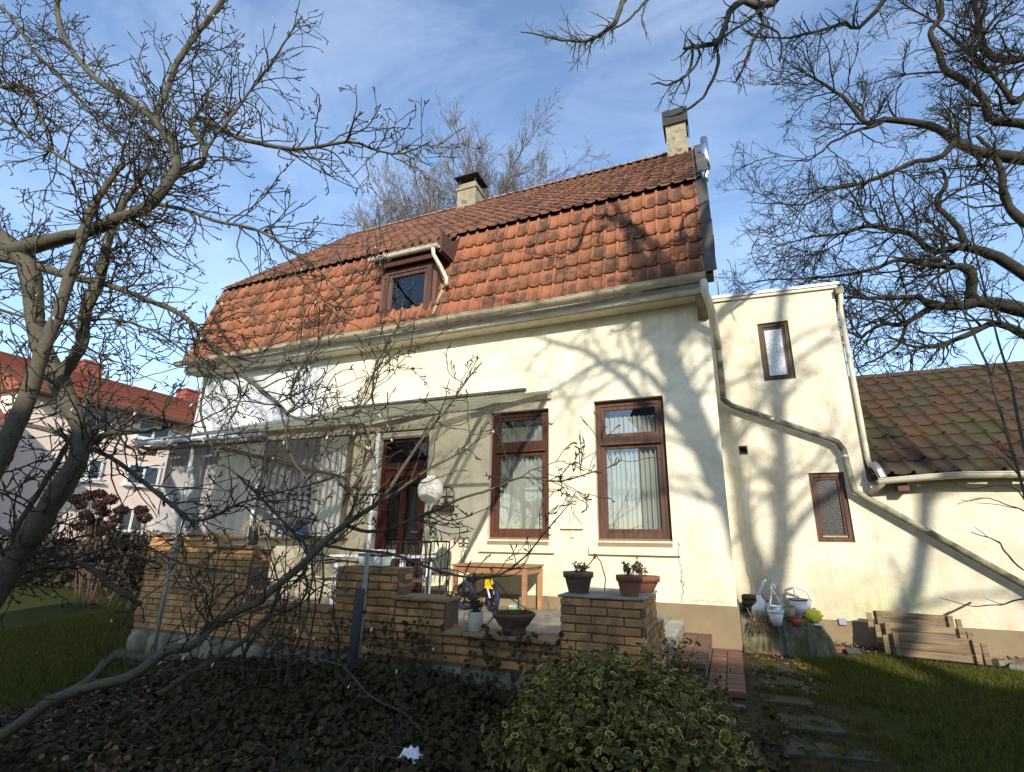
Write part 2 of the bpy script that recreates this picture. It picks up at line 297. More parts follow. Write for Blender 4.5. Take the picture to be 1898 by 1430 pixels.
# ------------------------------------------------------------------ mesh helpers
WORLD = {}
def par(o, parent):
    """parent o without moving it (every object's own transform is given in world space)"""
    o.parent = parent; o.matrix_parent_inverse = WORLD.get(parent.name, Matrix()).inverted()
def part_empty(name, parent, loc=(0, 0, 0)):
    o = bpy.data.objects.new(name, None); COL.objects.link(o); o.location = loc; o.empty_display_size = 0.05
    WORLD[o.name] = Matrix.Translation(loc); par(o, parent); return o
def obj(name, mesh, material=None, parent=None, kind=None, smooth=False):
    o = bpy.data.objects.new(name, mesh); COL.objects.link(o)
    if material and not mesh.materials: mesh.materials.append(MATS[material])
    if parent: par(o, parent)
    if kind: o['kind'] = kind
    if smooth: mesh.polygons.foreach_set('use_smooth', [True]*len(mesh.polygons))
    return o
def tag(o, label, cat, group=None):
    o['label'] = label; o['category'] = cat
    if group: o['group'] = group
    return o
def thing(name, loc, label, cat, group=None):
    o = bpy.data.objects.new(name, None); COL.objects.link(o); o.location = loc; o.empty_display_size = 0.1
    WORLD[o.name] = Matrix.Translation(loc)
    return tag(o, label, cat, group)
class MB:
    def __init__(s): s.v = []; s.f = []
    def add(s, vs, fs):
        k = len(s.v); s.v += [tuple(v) for v in vs]; s.f += [tuple(i+k for i in f) for f in fs]; return s
    def box(s, x0, x1, y0, y1, z0, z1, m=None):
        vs = [(x, y, z) for z in (z0, z1) for y in (y0, y1) for x in (x0, x1)]
        if m is not None: vs = [m @ Vector(v) for v in vs]
        return s.add(vs, [(0, 2, 3, 1), (4, 5, 7, 6), (0, 1, 5, 4), (2, 6, 7, 3), (0, 4, 6, 2), (1, 3, 7, 5)])
    def bev(s, x0, x1, y0, y1, z0, z1, b=0.004, m=None, j=0.0):
        """box with a chamfered rim on all four long sides, corners jittered by j"""
        vs = []
        for z, e in ((z0, b), (z0+b, 0), (z1-b, 0), (z1, b)):
            for x, y in ((x0+e, y0+e), (x1-e, y0+e), (x1-e, y1-e), (x0+e, y1-e)):
                vs.append((x+R_.uniform(-j, j), y+R_.uniform(-j, j), z+R_.uniform(-j, j)))
        if m is not None: vs = [m @ Vector(v) for v in vs]
        f = [(3, 2, 1, 0), (12, 13, 14, 15)]
        for r in range(3):
            for c in range(4):
                a, d = r*4+c, r*4+(c+1) % 4; f.append((a, d, d+4, a+4))
        return s.add(vs, f)
    def bar(s, p, q, w, h=None):
        p, q = Vector(p), Vector(q); h = h or w; d = (q-p); L = d.length
        m = Matrix.Translation(p) @ d.to_track_quat('Z', 'Y').to_matrix().to_4x4()
        return s.box(-w/2, w/2, -h/2, h/2, 0, L, m)
    def tube(s, pts, rad, n=6, cap=True, closed=False):
        pts = [Vector(p) for p in pts]; k = len(pts)
        rad = rad if hasattr(rad, '__len__') else [rad]*k
        vs, fs, prev = [], [], None
        for i, p in enumerate(pts):
            if closed: t = pts[(i+1) % k]-pts[i-1]
            else: t = pts[min(i+1, k-1)]-pts[max(i-1, 0)]
            if t.length < 1e-9: t = Vector((0, 0, 1))
            t.normalize()
            if prev is None: a = t.orthogonal()
            else:
                a = prev - t*prev.dot(t)
                if a.length < 1e-6: a = t.orthogonal()
            a.normalize(); prev = a; b = t.cross(a)
            for j in range(n):
                an = 2*math.pi*j/n
                vs.append(p + (a*math.cos(an)+b*math.sin(an))*rad[i])
        for i in range(k if closed else k-1):
            i2 = (i+1) % k
            for j in range(n): fs.append((i*n+j, i*n+(j+1) % n, i2*n+(j+1) % n, i2*n+j))
        if cap and not closed: fs += [tuple(reversed(range(n))), tuple((k-1)*n+j for j in range(n))]
        return s.add(vs, fs)
    def lathe(s, prof, n=20, c=(0, 0, 0), wob=0.0, sq=None):
        vs, fs = [], []
        for r, z in prof:
            for j in range(n):
                a = 2*math.pi*j/n; rr = r*(1+R_.uniform(-wob, wob))
                vs.append((c[0]+rr*math.cos(a), c[1]+rr*math.sin(a), c[2]+z))
        for i in range(len(prof)-1):
            for j in range(n): fs.append((i*n+j, i*n+(j+1) % n, (i+1)*n+(j+1) % n, (i+1)*n+j))
        fs.append(tuple(reversed(range(n)))); fs.append(tuple((len(prof)-1)*n+j for j in range(n)))
        return s.add(vs, fs)
    def quad(s, *q): return s.add(q, [tuple(range(len(q)))])
    def poly_y(s, pts, y0, y1):
        """prism: polygon of (x,z) points extruded from y0 to y1"""
        n = len(pts); vs = [(x, y0, z) for x, z in pts]+[(x, y1, z) for x, z in pts]
        return s.add(vs, [tuple(range(n)), tuple(reversed(range(n, 2*n)))]+[(i, i+n, (i+1) % n+n, (i+1) % n) for i in range(n)])
    def poly_x(s, pts, x0, x1):
        n = len(pts); vs = [(x0, y, z) for y, z in pts]+[(x1, y, z) for y, z in pts]
        return s.add(vs, [tuple(reversed(range(n))), tuple(range(n, 2*n))]+[(i, (i+1) % n, (i+1) % n+n, i+n) for i in range(n)])
    def mesh(s, name):
        m = bpy.data.meshes.new(name); m.from_pydata(s.v, [], s.f); m.update(); return m
    def build(s, name, material, parent=None, smooth=False, kind=None):
        return obj(name, s.mesh(name), material, parent, kind, smooth)
def wall_y(mb, x0, x1, z0, z1, yf, th, holes):
    """wall in an XZ plane with real openings: front, back and reveals"""
    xs = sorted({x0, x1, *[h[0] for h in holes], *[h[1] for h in holes]}); zs = sorted({z0, z1, *[h[2] for h in holes], *[h[3] for h in holes]})
    for i in range(len(xs)-1):
        for j in range(len(zs)-1):
            a, b, c, d = xs[i], xs[i+1], zs[j], zs[j+1]; mxx, mz = (a+b)/2, (c+d)/2
            if any(h[0] < mxx < h[1] and h[2] < mz < h[3] for h in holes): continue
            mb.quad((a, yf, c), (b, yf, c), (b, yf, d), (a, yf, d)); mb.quad((a, yf+th, c), (a, yf+th, d), (b, yf+th, d), (b, yf+th, c))
    for a, b, c, d in holes:
        y, t = yf, yf+th
        mb.quad((a, y, c), (a, y, d), (a, t, d), (a, t, c)); mb.quad((b, y, c), (b, t, c), (b, t, d), (b, y, d))
        mb.quad((a, y, d), (b, y, d), (b, t, d), (a, t, d)); mb.quad((a, y, c), (a, t, c), (b, t, c), (b, y, c))
    y, t = yf, yf+th
    mb.quad((x0, y, z0), (x0, y, z1), (x0, t, z1), (x0, t, z0)); mb.quad((x1, y, z0), (x1, t, z0), (x1, t, z1), (x1, y, z1)); mb.quad((x0, y, z1), (x1, y, z1), (x1, t, z1), (x0, t, z1))
def mesh_np(name, V, F):
    """fast mesh: V (n,3), F (m,k) all faces with k corners"""
    V = np.asarray(V, np.float32); F = np.asarray(F, np.int32); m = bpy.data.meshes.new(name)
    m.vertices.add(len(V)); m.vertices.foreach_set('co', V.ravel()); k = F.shape[1]
    m.loops.add(F.size); m.loops.foreach_set('vertex_index', F.ravel())
    m.polygons.add(len(F)); m.polygons.foreach_set('loop_start', np.arange(0, F.size, k)); m.polygons.foreach_set('loop_total', np.full(len(F), k))
    m.update(calc_edges=True); return m
def ground_z(x, y):
    t = min(max((-0.8-y)/4.5, 0), 1); z = -0.30*t*t*(3-2*t)
    if x < -6 and y > -6: z += 0.0
    return z + 0.02*math.sin(x*1.7+0.3)*math.sin(y*1.3) - 0.02
# ------------------------------------------------------------------ ground
def axis(lo, hi, step, far):
    a = list(np.arange(lo, hi+1e-6, step)); k = step; x = lo
    L = []
    while x > -far: k *= 1.6; x -= k; L.append(x)
    k = step; x = hi; Rr = []
    while x < far: k *= 1.6; x += k; Rr.append(x)
    return L[::-1]+a+Rr
gx, gy = axis(-9, 6, 0.15, 260), axis(-8, 3, 0.15, 260)
V = [(x, y, ground_z(x, y) if (abs(x) < 40 and abs(y) < 40) else -0.05) for y in gy for x in gx]; nx = len(gx)
F = [(j*nx+i, j*nx+i+1, (j+1)*nx+i+1, (j+1)*nx+i) for j in range(len(gy)-1) for i in range(nx-1)]
go = obj('ground', mesh_np('ground', V, F), 'ground', None, 'structure', True)
# ------------------------------------------------------------------ pan tiles
def tile_mesh(name, w, L, rise, seed):
    r = random.Random(seed); n = 12; vs, fs = [], []
    prof = []
    for i in range(n+1):
        u = i/n
        z = 0.040*math.exp(-((u-0.87)/0.085)**2) - 0.009*math.sin(math.pi*min(u/0.76, 1))
        prof.append((u*w*1.06-0.03*w, z))
    tilt = 0.030
    for s, h, th in ((0.0, tilt, 0), (0.55*L, tilt*0.45, 0), (L, 0.0, 0)):
        for x, z in prof: vs.append((x+r.uniform(-.001, .001), s, z*rise+h))
    for x, z in prof: vs.append((x, 0.002, z*rise+tilt-0.016))
    k = n+1
    for b in range(2):
        for i in range(n): fs.append((b*k+i, b*k+i+1, (b+1)*k+i+1, (b+1)*k+i))
    for i in range(n): fs.append((3*k+i, 3*k+i+1, i+1, i))
    fs.append((3*k, 0, k, 2*k)); fs.append((n, 3*k+n, 2*k+n, k+n))
    return vs, fs
def slope_basis(p0, p1):
    """p0 eave (y,z), p1 top (y,z): unit vector up the slope and its outward normal"""
    d = Vector((0, p1[0]-p0[0], p1[1]-p0[1])); L = d.length; d.normalize()
    return d, Vector((1, 0, 0)).cross(d), L
def lay_tiles(roof, x0, x1, p0, p1, w, exp, matname, limit, skip=None, off=0.012, rise=1.0, seed=1, ragged=0.01):
    d, nrm, L = slope_basis(p0, p1); rr = random.Random(seed)
    vars_ = [tile_mesh('tile', w, exp*1.22, rise, seed*10+i) for i in range(4)]
    ms = []
    for vs, fs in vars_:
        me = bpy.data.meshes.new('tile'); me.from_pydata(vs, [], fs); me.materials.append(MATS[matname]); me.update(); ms.append(me)
        me.polygons.foreach_set('use_smooth', [True]*len(me.polygons))
    rest = MB(); cnt = 0; cols = int(round((x1-x0)/w)); w2 = (x1-x0)/cols; rows = int((L+.02)/exp)
    for r in range(rows):
        for c in range(cols):
            if skip and skip(x0+(c+0.5)*w2, (r+0.5)*exp): continue
            s = r*exp; k = rr.randrange(4)
            o = Vector((x0+c*w2+rr.uniform(-.004, .004), p0[0], p0[1])) + d*(s+rr.uniform(-ragged, ragged)-(rr.uniform(.015, .04) if rr.random() < .04 else 0)) + nrm*(off+rr.uniform(0, .005))
            m = Matrix((Vector((1, 0, 0)), d, nrm)).transposed().to_4x4()
            m = Matrix.Translation(o) @ m @ Matrix.Rotation(rr.gauss(0, .022), 4, 'Z') @ Matrix.Rotation(rr.gauss(0, .016), 4, 'Y')
            if cnt < limit:
                t = bpy.data.objects.new('tile', ms[k]); COL.objects.link(t); t.matrix_world = m; par(t, roof); cnt += 1
            else:
                vs, fs = vars_[k]; rest.add([m @ Vector(v) for v in vs], fs)
    if rest.v: rest.build('tile_field', matname, roof, smooth=True, kind='stuff')
    return cnt
def gutter(mb, pts, r, n=8, dirn=1):
    """half round gutter along pts (outside and inside skin)"""
    for rad, flip in ((r, 0), (r-0.008, 1)):
        vs, fs = [], []
        for p in pts:
            for j in range(n+1):
                a = math.pi + math.pi*j/n
                vs.append((p[0], p[1]+rad*math.cos(a), p[2]+rad*math.sin(a)))
        for i in range(len(pts)-1):
            for j in range(n):
                q = (i*(n+1)+j, i*(n+1)+j+1, (i+1)*(n+1)+j+1, (i+1)*(n+1)+j); fs.append(q if not flip else q[::-1])
        mb.add(vs, fs)
    for p in (pts[0], pts[-1]):
        mb.quad(*[(p[0], p[1]+r*math.cos(math.pi+math.pi*j/n), p[2]+r*math.sin(math.pi+math.pi*j/n)) for j in range(n+1)])
    mb.tube([(p[0], p[1]-r, p[2]+0.004) for p in pts], 0.009, 6)
# ------------------------------------------------------------------ main house
EAVE, BRK, RDG = (-0.37, 4.73), (0.20, 6.72), (3.80, 10.36)
XL, XR = -10.40, 0.02
house = thing('house', (-5.1, 3.8, 0), 'cream rendered house with orange pan tiled mansard roof behind the terrace', 'house')
W2 = (-1.69, -0.70, 1.20, 3.17); W1 = (-3.36, -2.39, 1.20, 3.13); DR = (-5.42, -4.47, 0.31, 2.83)
mb = MB(); wall_y(mb, -10.27, 0.0, 0.46, 4.62, 0.0, 0.32, [W1, W2, (DR[0], DR[1], 0.46, DR[3])])
mb.box(-10.27, -9.95, 0.321, 7.6, 0.0, 4.62); mb.box(-0.32, 0.0, 0.321, 7.6, 0.46, 4.62); mb.box(-10.27, 0, 7.601, 7.9, 0, 4.62)
for a, b in ((-10.27, -9.95), (-0.32, -0.002)):
    mb.poly_x([(0.0, 4.621), (7.6, 4.621), (7.35, 6.6), (3.8, 10.2), (0.28, 6.6)], a, b)
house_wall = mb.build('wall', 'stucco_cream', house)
mb = MB(); mb.box(-10.29, DR[0], -0.022, 0.32, -0.4, 0.459); mb.box(DR[1], 0.018, -0.022, 0.30, -0.4, 0.459); mb.box(DR[0], DR[1], 0.05, 0.32, -0.4, 0.30)
mb.box(-0.31, 0.018, 0.30, 7.6, -0.4, 0.459)
mb.build('plinth', 'plinth', house)
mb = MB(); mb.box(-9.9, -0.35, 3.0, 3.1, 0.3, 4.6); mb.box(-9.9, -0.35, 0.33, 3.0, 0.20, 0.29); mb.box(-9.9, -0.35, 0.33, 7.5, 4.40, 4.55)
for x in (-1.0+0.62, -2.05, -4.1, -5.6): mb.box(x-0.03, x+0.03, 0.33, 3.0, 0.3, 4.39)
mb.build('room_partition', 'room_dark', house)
# roof
roof = MB().poly_x([(EAVE[0]+0.04, EAVE[1]-0.03), (-0.30, 4.62), (7.9, 4.62), (7.97, EAVE[1]-0.03), (7.40, BRK[1]-0.03), (RDG[0], RDG[1]-0.05), (BRK[0]+0.03, BRK[1]-0.03)], XL+0.05, XR-0.03).build('roof', 'board_brown', house)
DX0, DX1 = -5.62, -4.30
def dorm(x, s): return DX0+0.02 < x < DX1-0.02 and s > 0.26
lay_tiles(roof, XL, XR, EAVE, BRK, 0.2, 0.322, 'tile_orange', 300, dorm, seed=3)
lay_tiles(roof, XL, XR+0.06, (BRK[0]-0.10, BRK[1]-0.085), RDG, 0.2, 0.315, 'tile_weathered', 0, None, off=0.008, seed=5, rise=.8)
lay_tiles(roof, XL, XR, (7.97, EAVE[1]), (7.40, BRK[1]), 0.26, 0.50, 'tile_orange', 0, seed=6) if False else None
mb = MB()
x = XL
while x < XR-0.1:
    a = [(x+0.0, RDG[0]+0.12*math.cos(t), RDG[1]-0.04+0.11*math.sin(t)) for t in np.linspace(0, math.pi, 7)]
    b = [(x+0.40, q[1]*1.0, q[2]-0.012) for q in a]
    n = len(a); mb.add(a+b, [(i, i+1, n+i+1, n+i) for i in range(n-1)]+[tuple(range(n))]); x += 0.37
mb.build('ridge_tile_row', 'tile_weathered', roof, kind='stuff')
mb = MB()
for i in range(46):
    x = XL+0.3+i*0.222; mb.tube([(x+R_.uniform(-.06, .06), RDG[0]-0.13, RDG[1]-0.035), (x+0.12, RDG[0]-0.125, RDG[1]-0.03)], 0.022*R_.uniform(.6, 1.2), 5)
mb.build('ridge_mortar', 'ridge_mortar', roof)
# verge slates at the right hand gable
d, nr, L = slope_basis(EAVE, BRK)
def slate(o, d, nr, wd, ln, th=0.014):
    m = Matrix((Vector((1, 0, 0)), d, nr)).transposed().to_4x4(); m = Matrix.Translation(o) @ m @ Matrix.Rotation(R_.uniform(-.03, .03), 4, 'Z')
    MB().bev(0, wd, 0, ln, 0, th, 0.003, m, 0.002).build('slate', 'slate', roof)
for i in range(6): slate(Vector((0.005, EAVE[0], EAVE[1]))+d*(i*0.33)+nr*(0.045-0.004*(i % 2)), d, nr, 0.165, 0.36)
d2, n2, L2 = slope_basis((BRK[0]-0.1, BRK[1]-0.07), RDG)
for i in range(14): slate(Vector((0.05, BRK[0]-0.1, BRK[1]-0.07))+d2*(0.05+i*0.35)+n2*(0.075-0.004*(i % 2)), d2, n2, 0.17, 0.38)
mb = MB()
mb.poly_x([(EAVE[0], EAVE[1]-0.02), (BRK[0], BRK[1]), (RDG[0], RDG[1]), (RDG[0], RDG[1]-0.25), (BRK[0]+0.22, BRK[1]-0.08), (EAVE[0]+0.22, EAVE[1]-0.02)], 0.019, 0.12).build('barge_board', 'slate', roof); mb = MB()
mb.poly_x([(EAVE[0], EAVE[1]-0.02), (BRK[0], BRK[1]), (RDG[0], RDG[1]), (RDG[0], RDG[1]-0.25), (BRK[0]+0.22, BRK[1]-0.08), (EAVE[0]+0.22, EAVE[1]-0.02)], XL-0.06, XL+0.03)
mb.build('barge_board', 'slate', roof)
# eave: gutter, soffit box and corbel
mb = MB(); gutter(mb, [(XL-0.08+i*(10.5/20), -0.475, 4.665+0.008*math.sin(i*1.1)) for i in range(21)], 0.075); mb.build('gutter', 'pvc_gutter', house)
mb = MB(); mb.box(XL-0.02, 0.04, -0.33, -0.002, 4.535, 4.63); mb.tube([(XL-0.02, -0.30, 4.535), (0.04, -0.30, 4.535)], 0.042, 10); mb.box(XL-0.02, 0.04, -0.26, -0.003, 4.49, 4.535)
mb.build('soffit', 'white_paint', house)
mb = MB()
for i in range(12):
    x = XL+0.4+i*0.88; MB().tube([(x, -0.475+0.08*math.cos(t), 4.665+0.08*math.sin(t)) for t in np.linspace(math.pi, 2*math.pi, 8)]+[(x, -0.38, 4.72)], 0.008, 4).build('gutter_bracket', 'zinc', house)

MB().poly_x([(-0.30, 4.49), (-0.003, 4.49), (-0.003, 4.22), (-0.10, 4.24), (-0.22, 4.33)], -0.14, 0.0).build('corbel', 'plinth', house)
# downpipe: neck, down the corner, across the extension and on
pA = [(-0.02, -0.475, 4.60), (-0.01, -0.46, 4.42), (0.05, -0.28, 4.22), (0.075, -0.06, 4.02), (0.085, 0.10, 3.80)]
pB = [(0.085, 0.10, 3.80), (0.09, 0.20, 3.45), (0.085, 0.32, 3.16)]
q1, q2, q3, q4 = at(1338, 746, 0.80), at(1556, 818, 0.80), at(1580, 905, 0.80), at(1960, 1118, 0.80)
MB().tube(pA, 0.048, 10).build('downpipe_neck', 'pipe_cream', house, True)
MB().tube(pB+[q1+Vector((0.02, -0.05, 0.04)), q1+Vector((0.12, 0, -0.05)), q2-Vector((.14, 0, -.065)), q2-Vector((0.03, 0, 0.0)), q2+Vector((0.03, 0, -0.12))], 0.040, 10).build('downpipe', 'pipe_dirty', house, True)
lo = MB().tube([q2+Vector((0.03, 0, -0.11)), q3-Vector((-0.0, 0, -.15)), q3+Vector((0.02, 0, -0.03)), q3+Vector((0.11, 0, -0.1)), q4], 0.041, 10).build('downpipe_lower', 'pipe_dirty', house, True)
mb = MB()
for p in (q2+Vector((0.03, 0, -0.2)), q1+(q2-q1)*0.45, q3+(q4-q3)*0.4, Vector((0.088, 0.2, 3.5))):
    mb.tube([p+Vector((0, 0, 0.012)), p-Vector((0, 0, 0.012))], 0.049, 10); mb.box(p.x-0.012, p.x+0.012, p.y, p.y+0.1, p.z-0.012, p.z+0.012)
mb.build('pipe_clamp', 'zinc', house)
# windows of the house
def frame_rect(mb, x0, x1, z0, z1, y0, y1, t, tb=None):
    tb = tb or t
    mb.box(x0, x0+t, y0, y1, z0, z1); mb.box(x1-t, x1, y0, y1, z0, z1); mb.box(x0+t, x1-t, y0+0.001, y1-0.001, z1-t, z1); mb.box(x0+t, x1-t, y0+0.001, y1-0.001, z0, z0+tb)
def curtain(par, x0, x1, z0, z1, y, f=19):
    nx_ = int((x1-x0)*110); vs, fs = [], []
    for zi, z in enumerate((z1, (z0+z1)/2, z0)):
        for i in range(nx_+1):
            u = x0+(x1-x0)*i/nx_
            vs.append((u, y+0.034*math.sin(u*2*math.pi*f*0.75+0.8*math.sin(u*5)+zi*0.15)+0.008*math.sin(u*61), z))
    k = nx_+1
    for r in range(2):
        for i in range(nx_): fs.append((r*k+i, r*k+i+1, (r+1)*k+i+1, (r+1)*k+i))
    MB().add(vs, fs).build('curtain', 'curtain', par, True)
def house_window(o, fm, sill=True):
    x0, x1, z0, z1 = o; t = 0.075; zt = z0+(z1-z0)*0.70
    w_ = part_empty('window', house, ((x0+x1)/2, 0.1, z0))
    def kid(mb, name, m, sm=False):
        return mb.build(name, m, w_, sm)
    mb = MB(); frame_rect(mb, x0+.002, x1-.002, z0+0.03, z1-.002, 0.085, 0.16, t)
    mb.box(x0+t, x1-t, 0.07, 0.155, zt-0.035, zt+0.055); mb.box(x0+t, x1-t, 0.055, 0.10, zt-0.06, zt-0.034)
    kid(mb, 'frame', fm)
    for a, b, nm in ((z0+0.03+t, zt-0.062, 'casement'), (zt+0.057, z1-t-.003, 'fanlight')):
        mb = MB(); frame_rect(mb, x0+t+.002, x1-t-.002, a, b, 0.10, 0.15, 0.052); kid(mb, nm, fm)
        kid(MB().box(x0+t+.05, x1-t-.05, 0.122, 0.126, a+.05, b-.05), 'pane', 'glass')
    for a, b in ((z0+0.1, zt-0.05), (zt+0.02, z1-0.22)):
        curtain(w_, x0+0.09, x1-0.09, a, b, 0.21)
    kid(MB().box(x0-0.11, x1+0.09, -0.055, 0.0, z0-0.175, z0-0.075), 'sill', 'stucco_cream')
    kid(MB().poly_x([(-0.012, z0-0.074), (0.085, z0-0.074), (0.085, z0+0.029), (0.0, z0-0.02)], x0+.003, x1-.003), 'sill_slope', 'plinth')
house_window(W1, 'frame_red'); house_window(W2, 'frame_worn')
# terrace door
x0, x1, z0, z1 = DR
door = part_empty('door', house, (-4.95, 0, .3))
mb = MB(); frame_rect(mb, x0+.002, x1-.002, z0, z1-.002, 0.06, 0.14, 0.07); mb.box(x0+.07, x1-.07, 0.055, 0.135, 2.30, 2.42); mb.build('frame', 'door_red', door)
mb = MB(); frame_rect(mb, x0+.075, x1-.075, z0+.01, 2.295, 0.075, 0.13, 0.10, 0.22); mb.box((x0+x1)/2-.05, (x0+x1)/2+.05, 0.07, 0.128, z0+.23, 2.19); mb.build('leaf', 'door_red', door)
MB().box(x0+.17, (x0+x1)/2-.05, .1, .104, z0+.23, 2.195).build('pane', 'glass_door', door); MB().box((x0+x1)/2+.05, x1-.17, .1, .104, z0+.23, 2.195).build('pane', 'glass_door', door)
MB().box(x0+.07, x1-.07, .1, .104, 2.42, z1-.07).build('fanlight_pane', 'glass_door', door)
MB().tube([(x1-.12, .06, 1.3), (x1-.12, .02, 1.3), (x1-.24, .02, 1.3)], .011, 6).build('handle', 'zinc', door)
mb = MB()
for i in range(5): mb.box(x0-.02, x1+.02, -.03-.002*(i % 2), -.002, z1+.02+i*.055, z1+.07+i*.055)
mb.build('shutter_box', 'white_paint', house)
mb = MB(); mb.box(x0-.14, x0-.02, -.035, -.002, .31, z1+.3); mb.box(x1+.02, x1+.07, -.03, -.002, .31, z1+.3); mb.build('door_surround', 'white_paint', house)
# dormer
dm = part_empty('dormer', house, (-4.9, 0, 4.8))
YD = -0.30
mb = MB(); mb.poly_x([(YD, 4.80), (YD, 6.02), (YD+1.0, 6.4), (0.2, 6.3)], -5.52, -5.44); mb.poly_x([(YD, 4.80), (YD, 6.02), (YD+1.0, 6.4), (0.2, 6.3)], -4.42, -4.34); mb.box(-5.52, -4.34, YD+.005, YD+.08, 5.9, 6.03)
mb.build('cheek', 'board_brown', dm)
mb = MB(); frame_rect(mb, -5.435, -4.425, 4.86, 5.895, YD-.03, YD+.06, .09, .07); mb.build('frame', 'frame_worn', dm)
mb = MB(); frame_rect(mb, -5.34, -4.52, 4.935, 5.80, YD-.01, YD+.05, .06); mb.build('casement', 'frame_worn', dm)
MB().box(-5.285, -4.575, YD+.02, YD+.024, 4.99, 5.745).build('pane', 'glass', dm)
MB().quad((-5.0, YD+.16, 5.0), (-4.9, YD+.22, 5.0), (-5.1, YD+.22, 5.74), (-5.29, YD+.16, 5.74)).quad((-5.28, YD+.2, 5.0), (-5.0, YD+.2, 5.0), (-5.2, YD+.2, 5.74), (-5.29, YD+.2, 5.74)).build('curtain', 'curtain', dm)
MB().box(-5.4, -4.45, YD+0.26, YD+0.28, 4.9, 5.9).build('blind', 'plastic_grey', dm)
MB().bev(-5.46, -4.40, YD-.10, YD+.05, 4.815, 4.855, .004).build('sill', 'frame_worn', dm)
mb = MB().poly_x([(-.44, 6.06), (.30, 6.70), (.30, 6.66), (-.38, 6.02)], -5.62, -4.22); mb.build('roof_deck', 'board_brown', dm)
lay_tiles(dm, -5.62, -4.25, (-.46, 6.07), (.24, 6.72), .2, .30, 'tile_weathered', 0, seed=9)
MB().box(-4.25, -4.20, -.44, .25, 5.98, 6.40).poly_x([(-.44, 6.0), (.1, 6.0), (.28, 6.62), (.15, 6.62)], -4.195, -4.17).build('side_board', 'board_brown', dm)
mb = MB(); gutter(mb, [(-5.66+i*.145, -.51, 6.075) for i in range(11)], .055); mb.build('gutter', 'pipe_cream', dm)
MB().tube([(-4.32, -.51, 6.03), (-4.30, -.51, 5.90), (-4.22, -.40, 5.72), (-4.13, -.32, 5.50), (-4.11, -.34, 5.36)], .036, 8).build('downpipe', 'pipe_cream', dm, True)
mb = MB(); mb.box(-5.50, -4.36, -.42, -.335, 5.955, 6.0); mb.box(-5.50, -4.36, -.44, -.40, 5.90, 5.99); mb.build('fascia', 'frame_red', dm)
mb = MB(); mb.tube([(-4.33, -.34, 4.85), (-4.31, -.27, 5.1), (-4.27, -.19, 5.4), (-4.24, -.10, 5.7)], .03, 6); mb.tube([(-5.5, -.345, 4.82), (-4.35, -.345, 4.80)], .028, 6); mb.build('flashing', 'ridge_mortar', dm)
# chimneys and flue
def chimney(x0, x1, y0, y1, z0, z1, cap):
    c = MB().box(x0, x1, y0, y1, z0, z1).build('chimney', 'chimney_render', house)
    MB().bev(x0-.035, x1+.035, y0-.035, y1+.035, z1-.02, z1+.06, .01).box(x0+.03, x1-.03, y0+.03, y1-.03, z1+.06, z1+.22).build('collar', 'chimney_render', c)
    h = z1+.22
    mb = MB()
    for a in (x0+.03, x1-.06):
        for b in (y0+.03, y1-.06): mb.box(a, a+.03, b, b+.03, h, h+.16)
    if cap: mb.box(x0-.08, x1+.08, y0-.1, y1+.1, h+.16, h+.185)
    else:
        mb.box(x0-.06, x1+.06, y0-.06, y0-.045, h-.25, h+.16); mb.box(x1+.045, x1+.06, y0-.045, y1+.06, h-.25, h+.16); mb.box(x0-.06, x0-.045, y0-.045, y1+.06, h-.25, h+.16); mb.box(x0-.044, x1+.044, y0-.044, y1+.06, h+.14, h+.16)
    mb.build('cowl', 'soot', c)
chimney(-.54, -.08, 3.35, 3.85, 9.6, 10.83, False); chimney(-6.36, -5.78, 3.6, 4.1, 9.9, 10.80, True)
fl = MB().tube([(.24, 2.0, 9.02), (.24, 2.0, 8.28)], .07, 12).tube([(.24, 2.0, 8.28), (.24, 2.0, 8.2), (.22, 2.0, 8.16), (.20, 2.0, 8.12), (.20, 2.0, 8.0)], .045, 10).tube([(.20, 2.0, 8.0), (.20, 1.6, 4.9)], .014, 8).build('flue', 'steel', house, True)
# ------------------------------------------------------------------ extension with flat roof and low outbuilding
YA = 0.90
ext = thing('house_extension', (.9, 3, 0), 'narrow cream two storey extension with flat roof beside the house corner', 'extension')
UW = (.68, 1.10, 3.50, 4.42); LW = (1.075, 1.50, 1.22, 2.13); VT = (.245, .335, 2.44, 2.54)
mb = MB(); wall_y(mb, -.30, 1.75, .27, 4.86, YA, .3, [UW, LW, VT]); mb.box(1.45, 1.75, YA+.301, 5.5, 0, 4.80); mb.box(-.3, 1.75, 5.5, 5.7, 0, 4.8); mb.build('wall', 'stucco_annex', ext)
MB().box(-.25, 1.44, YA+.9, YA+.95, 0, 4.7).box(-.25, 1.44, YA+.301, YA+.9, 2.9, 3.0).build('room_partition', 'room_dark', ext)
MB().box(-.3, 1.765, YA-.02, YA+.3, -.4, .268).build('plinth', 'plinth', ext)
m_ = Matrix.Rotation(math.radians(1.9), 4, 'Y')
mb = MB(); mb.poly_y([(-.02, 4.93), (1.83, 4.865), (1.83, 4.905), (-.02, 4.985)], YA-.05, 5.75); mb.build('roof', 'zinc', ext); mb = MB(); mb.poly_y([(-.02, 4.885), (1.80, 4.82), (1.80, 4.863), (-.02, 4.928)], YA-.035, YA+.02); mb.build('roof_edge', 'white_paint', ext)
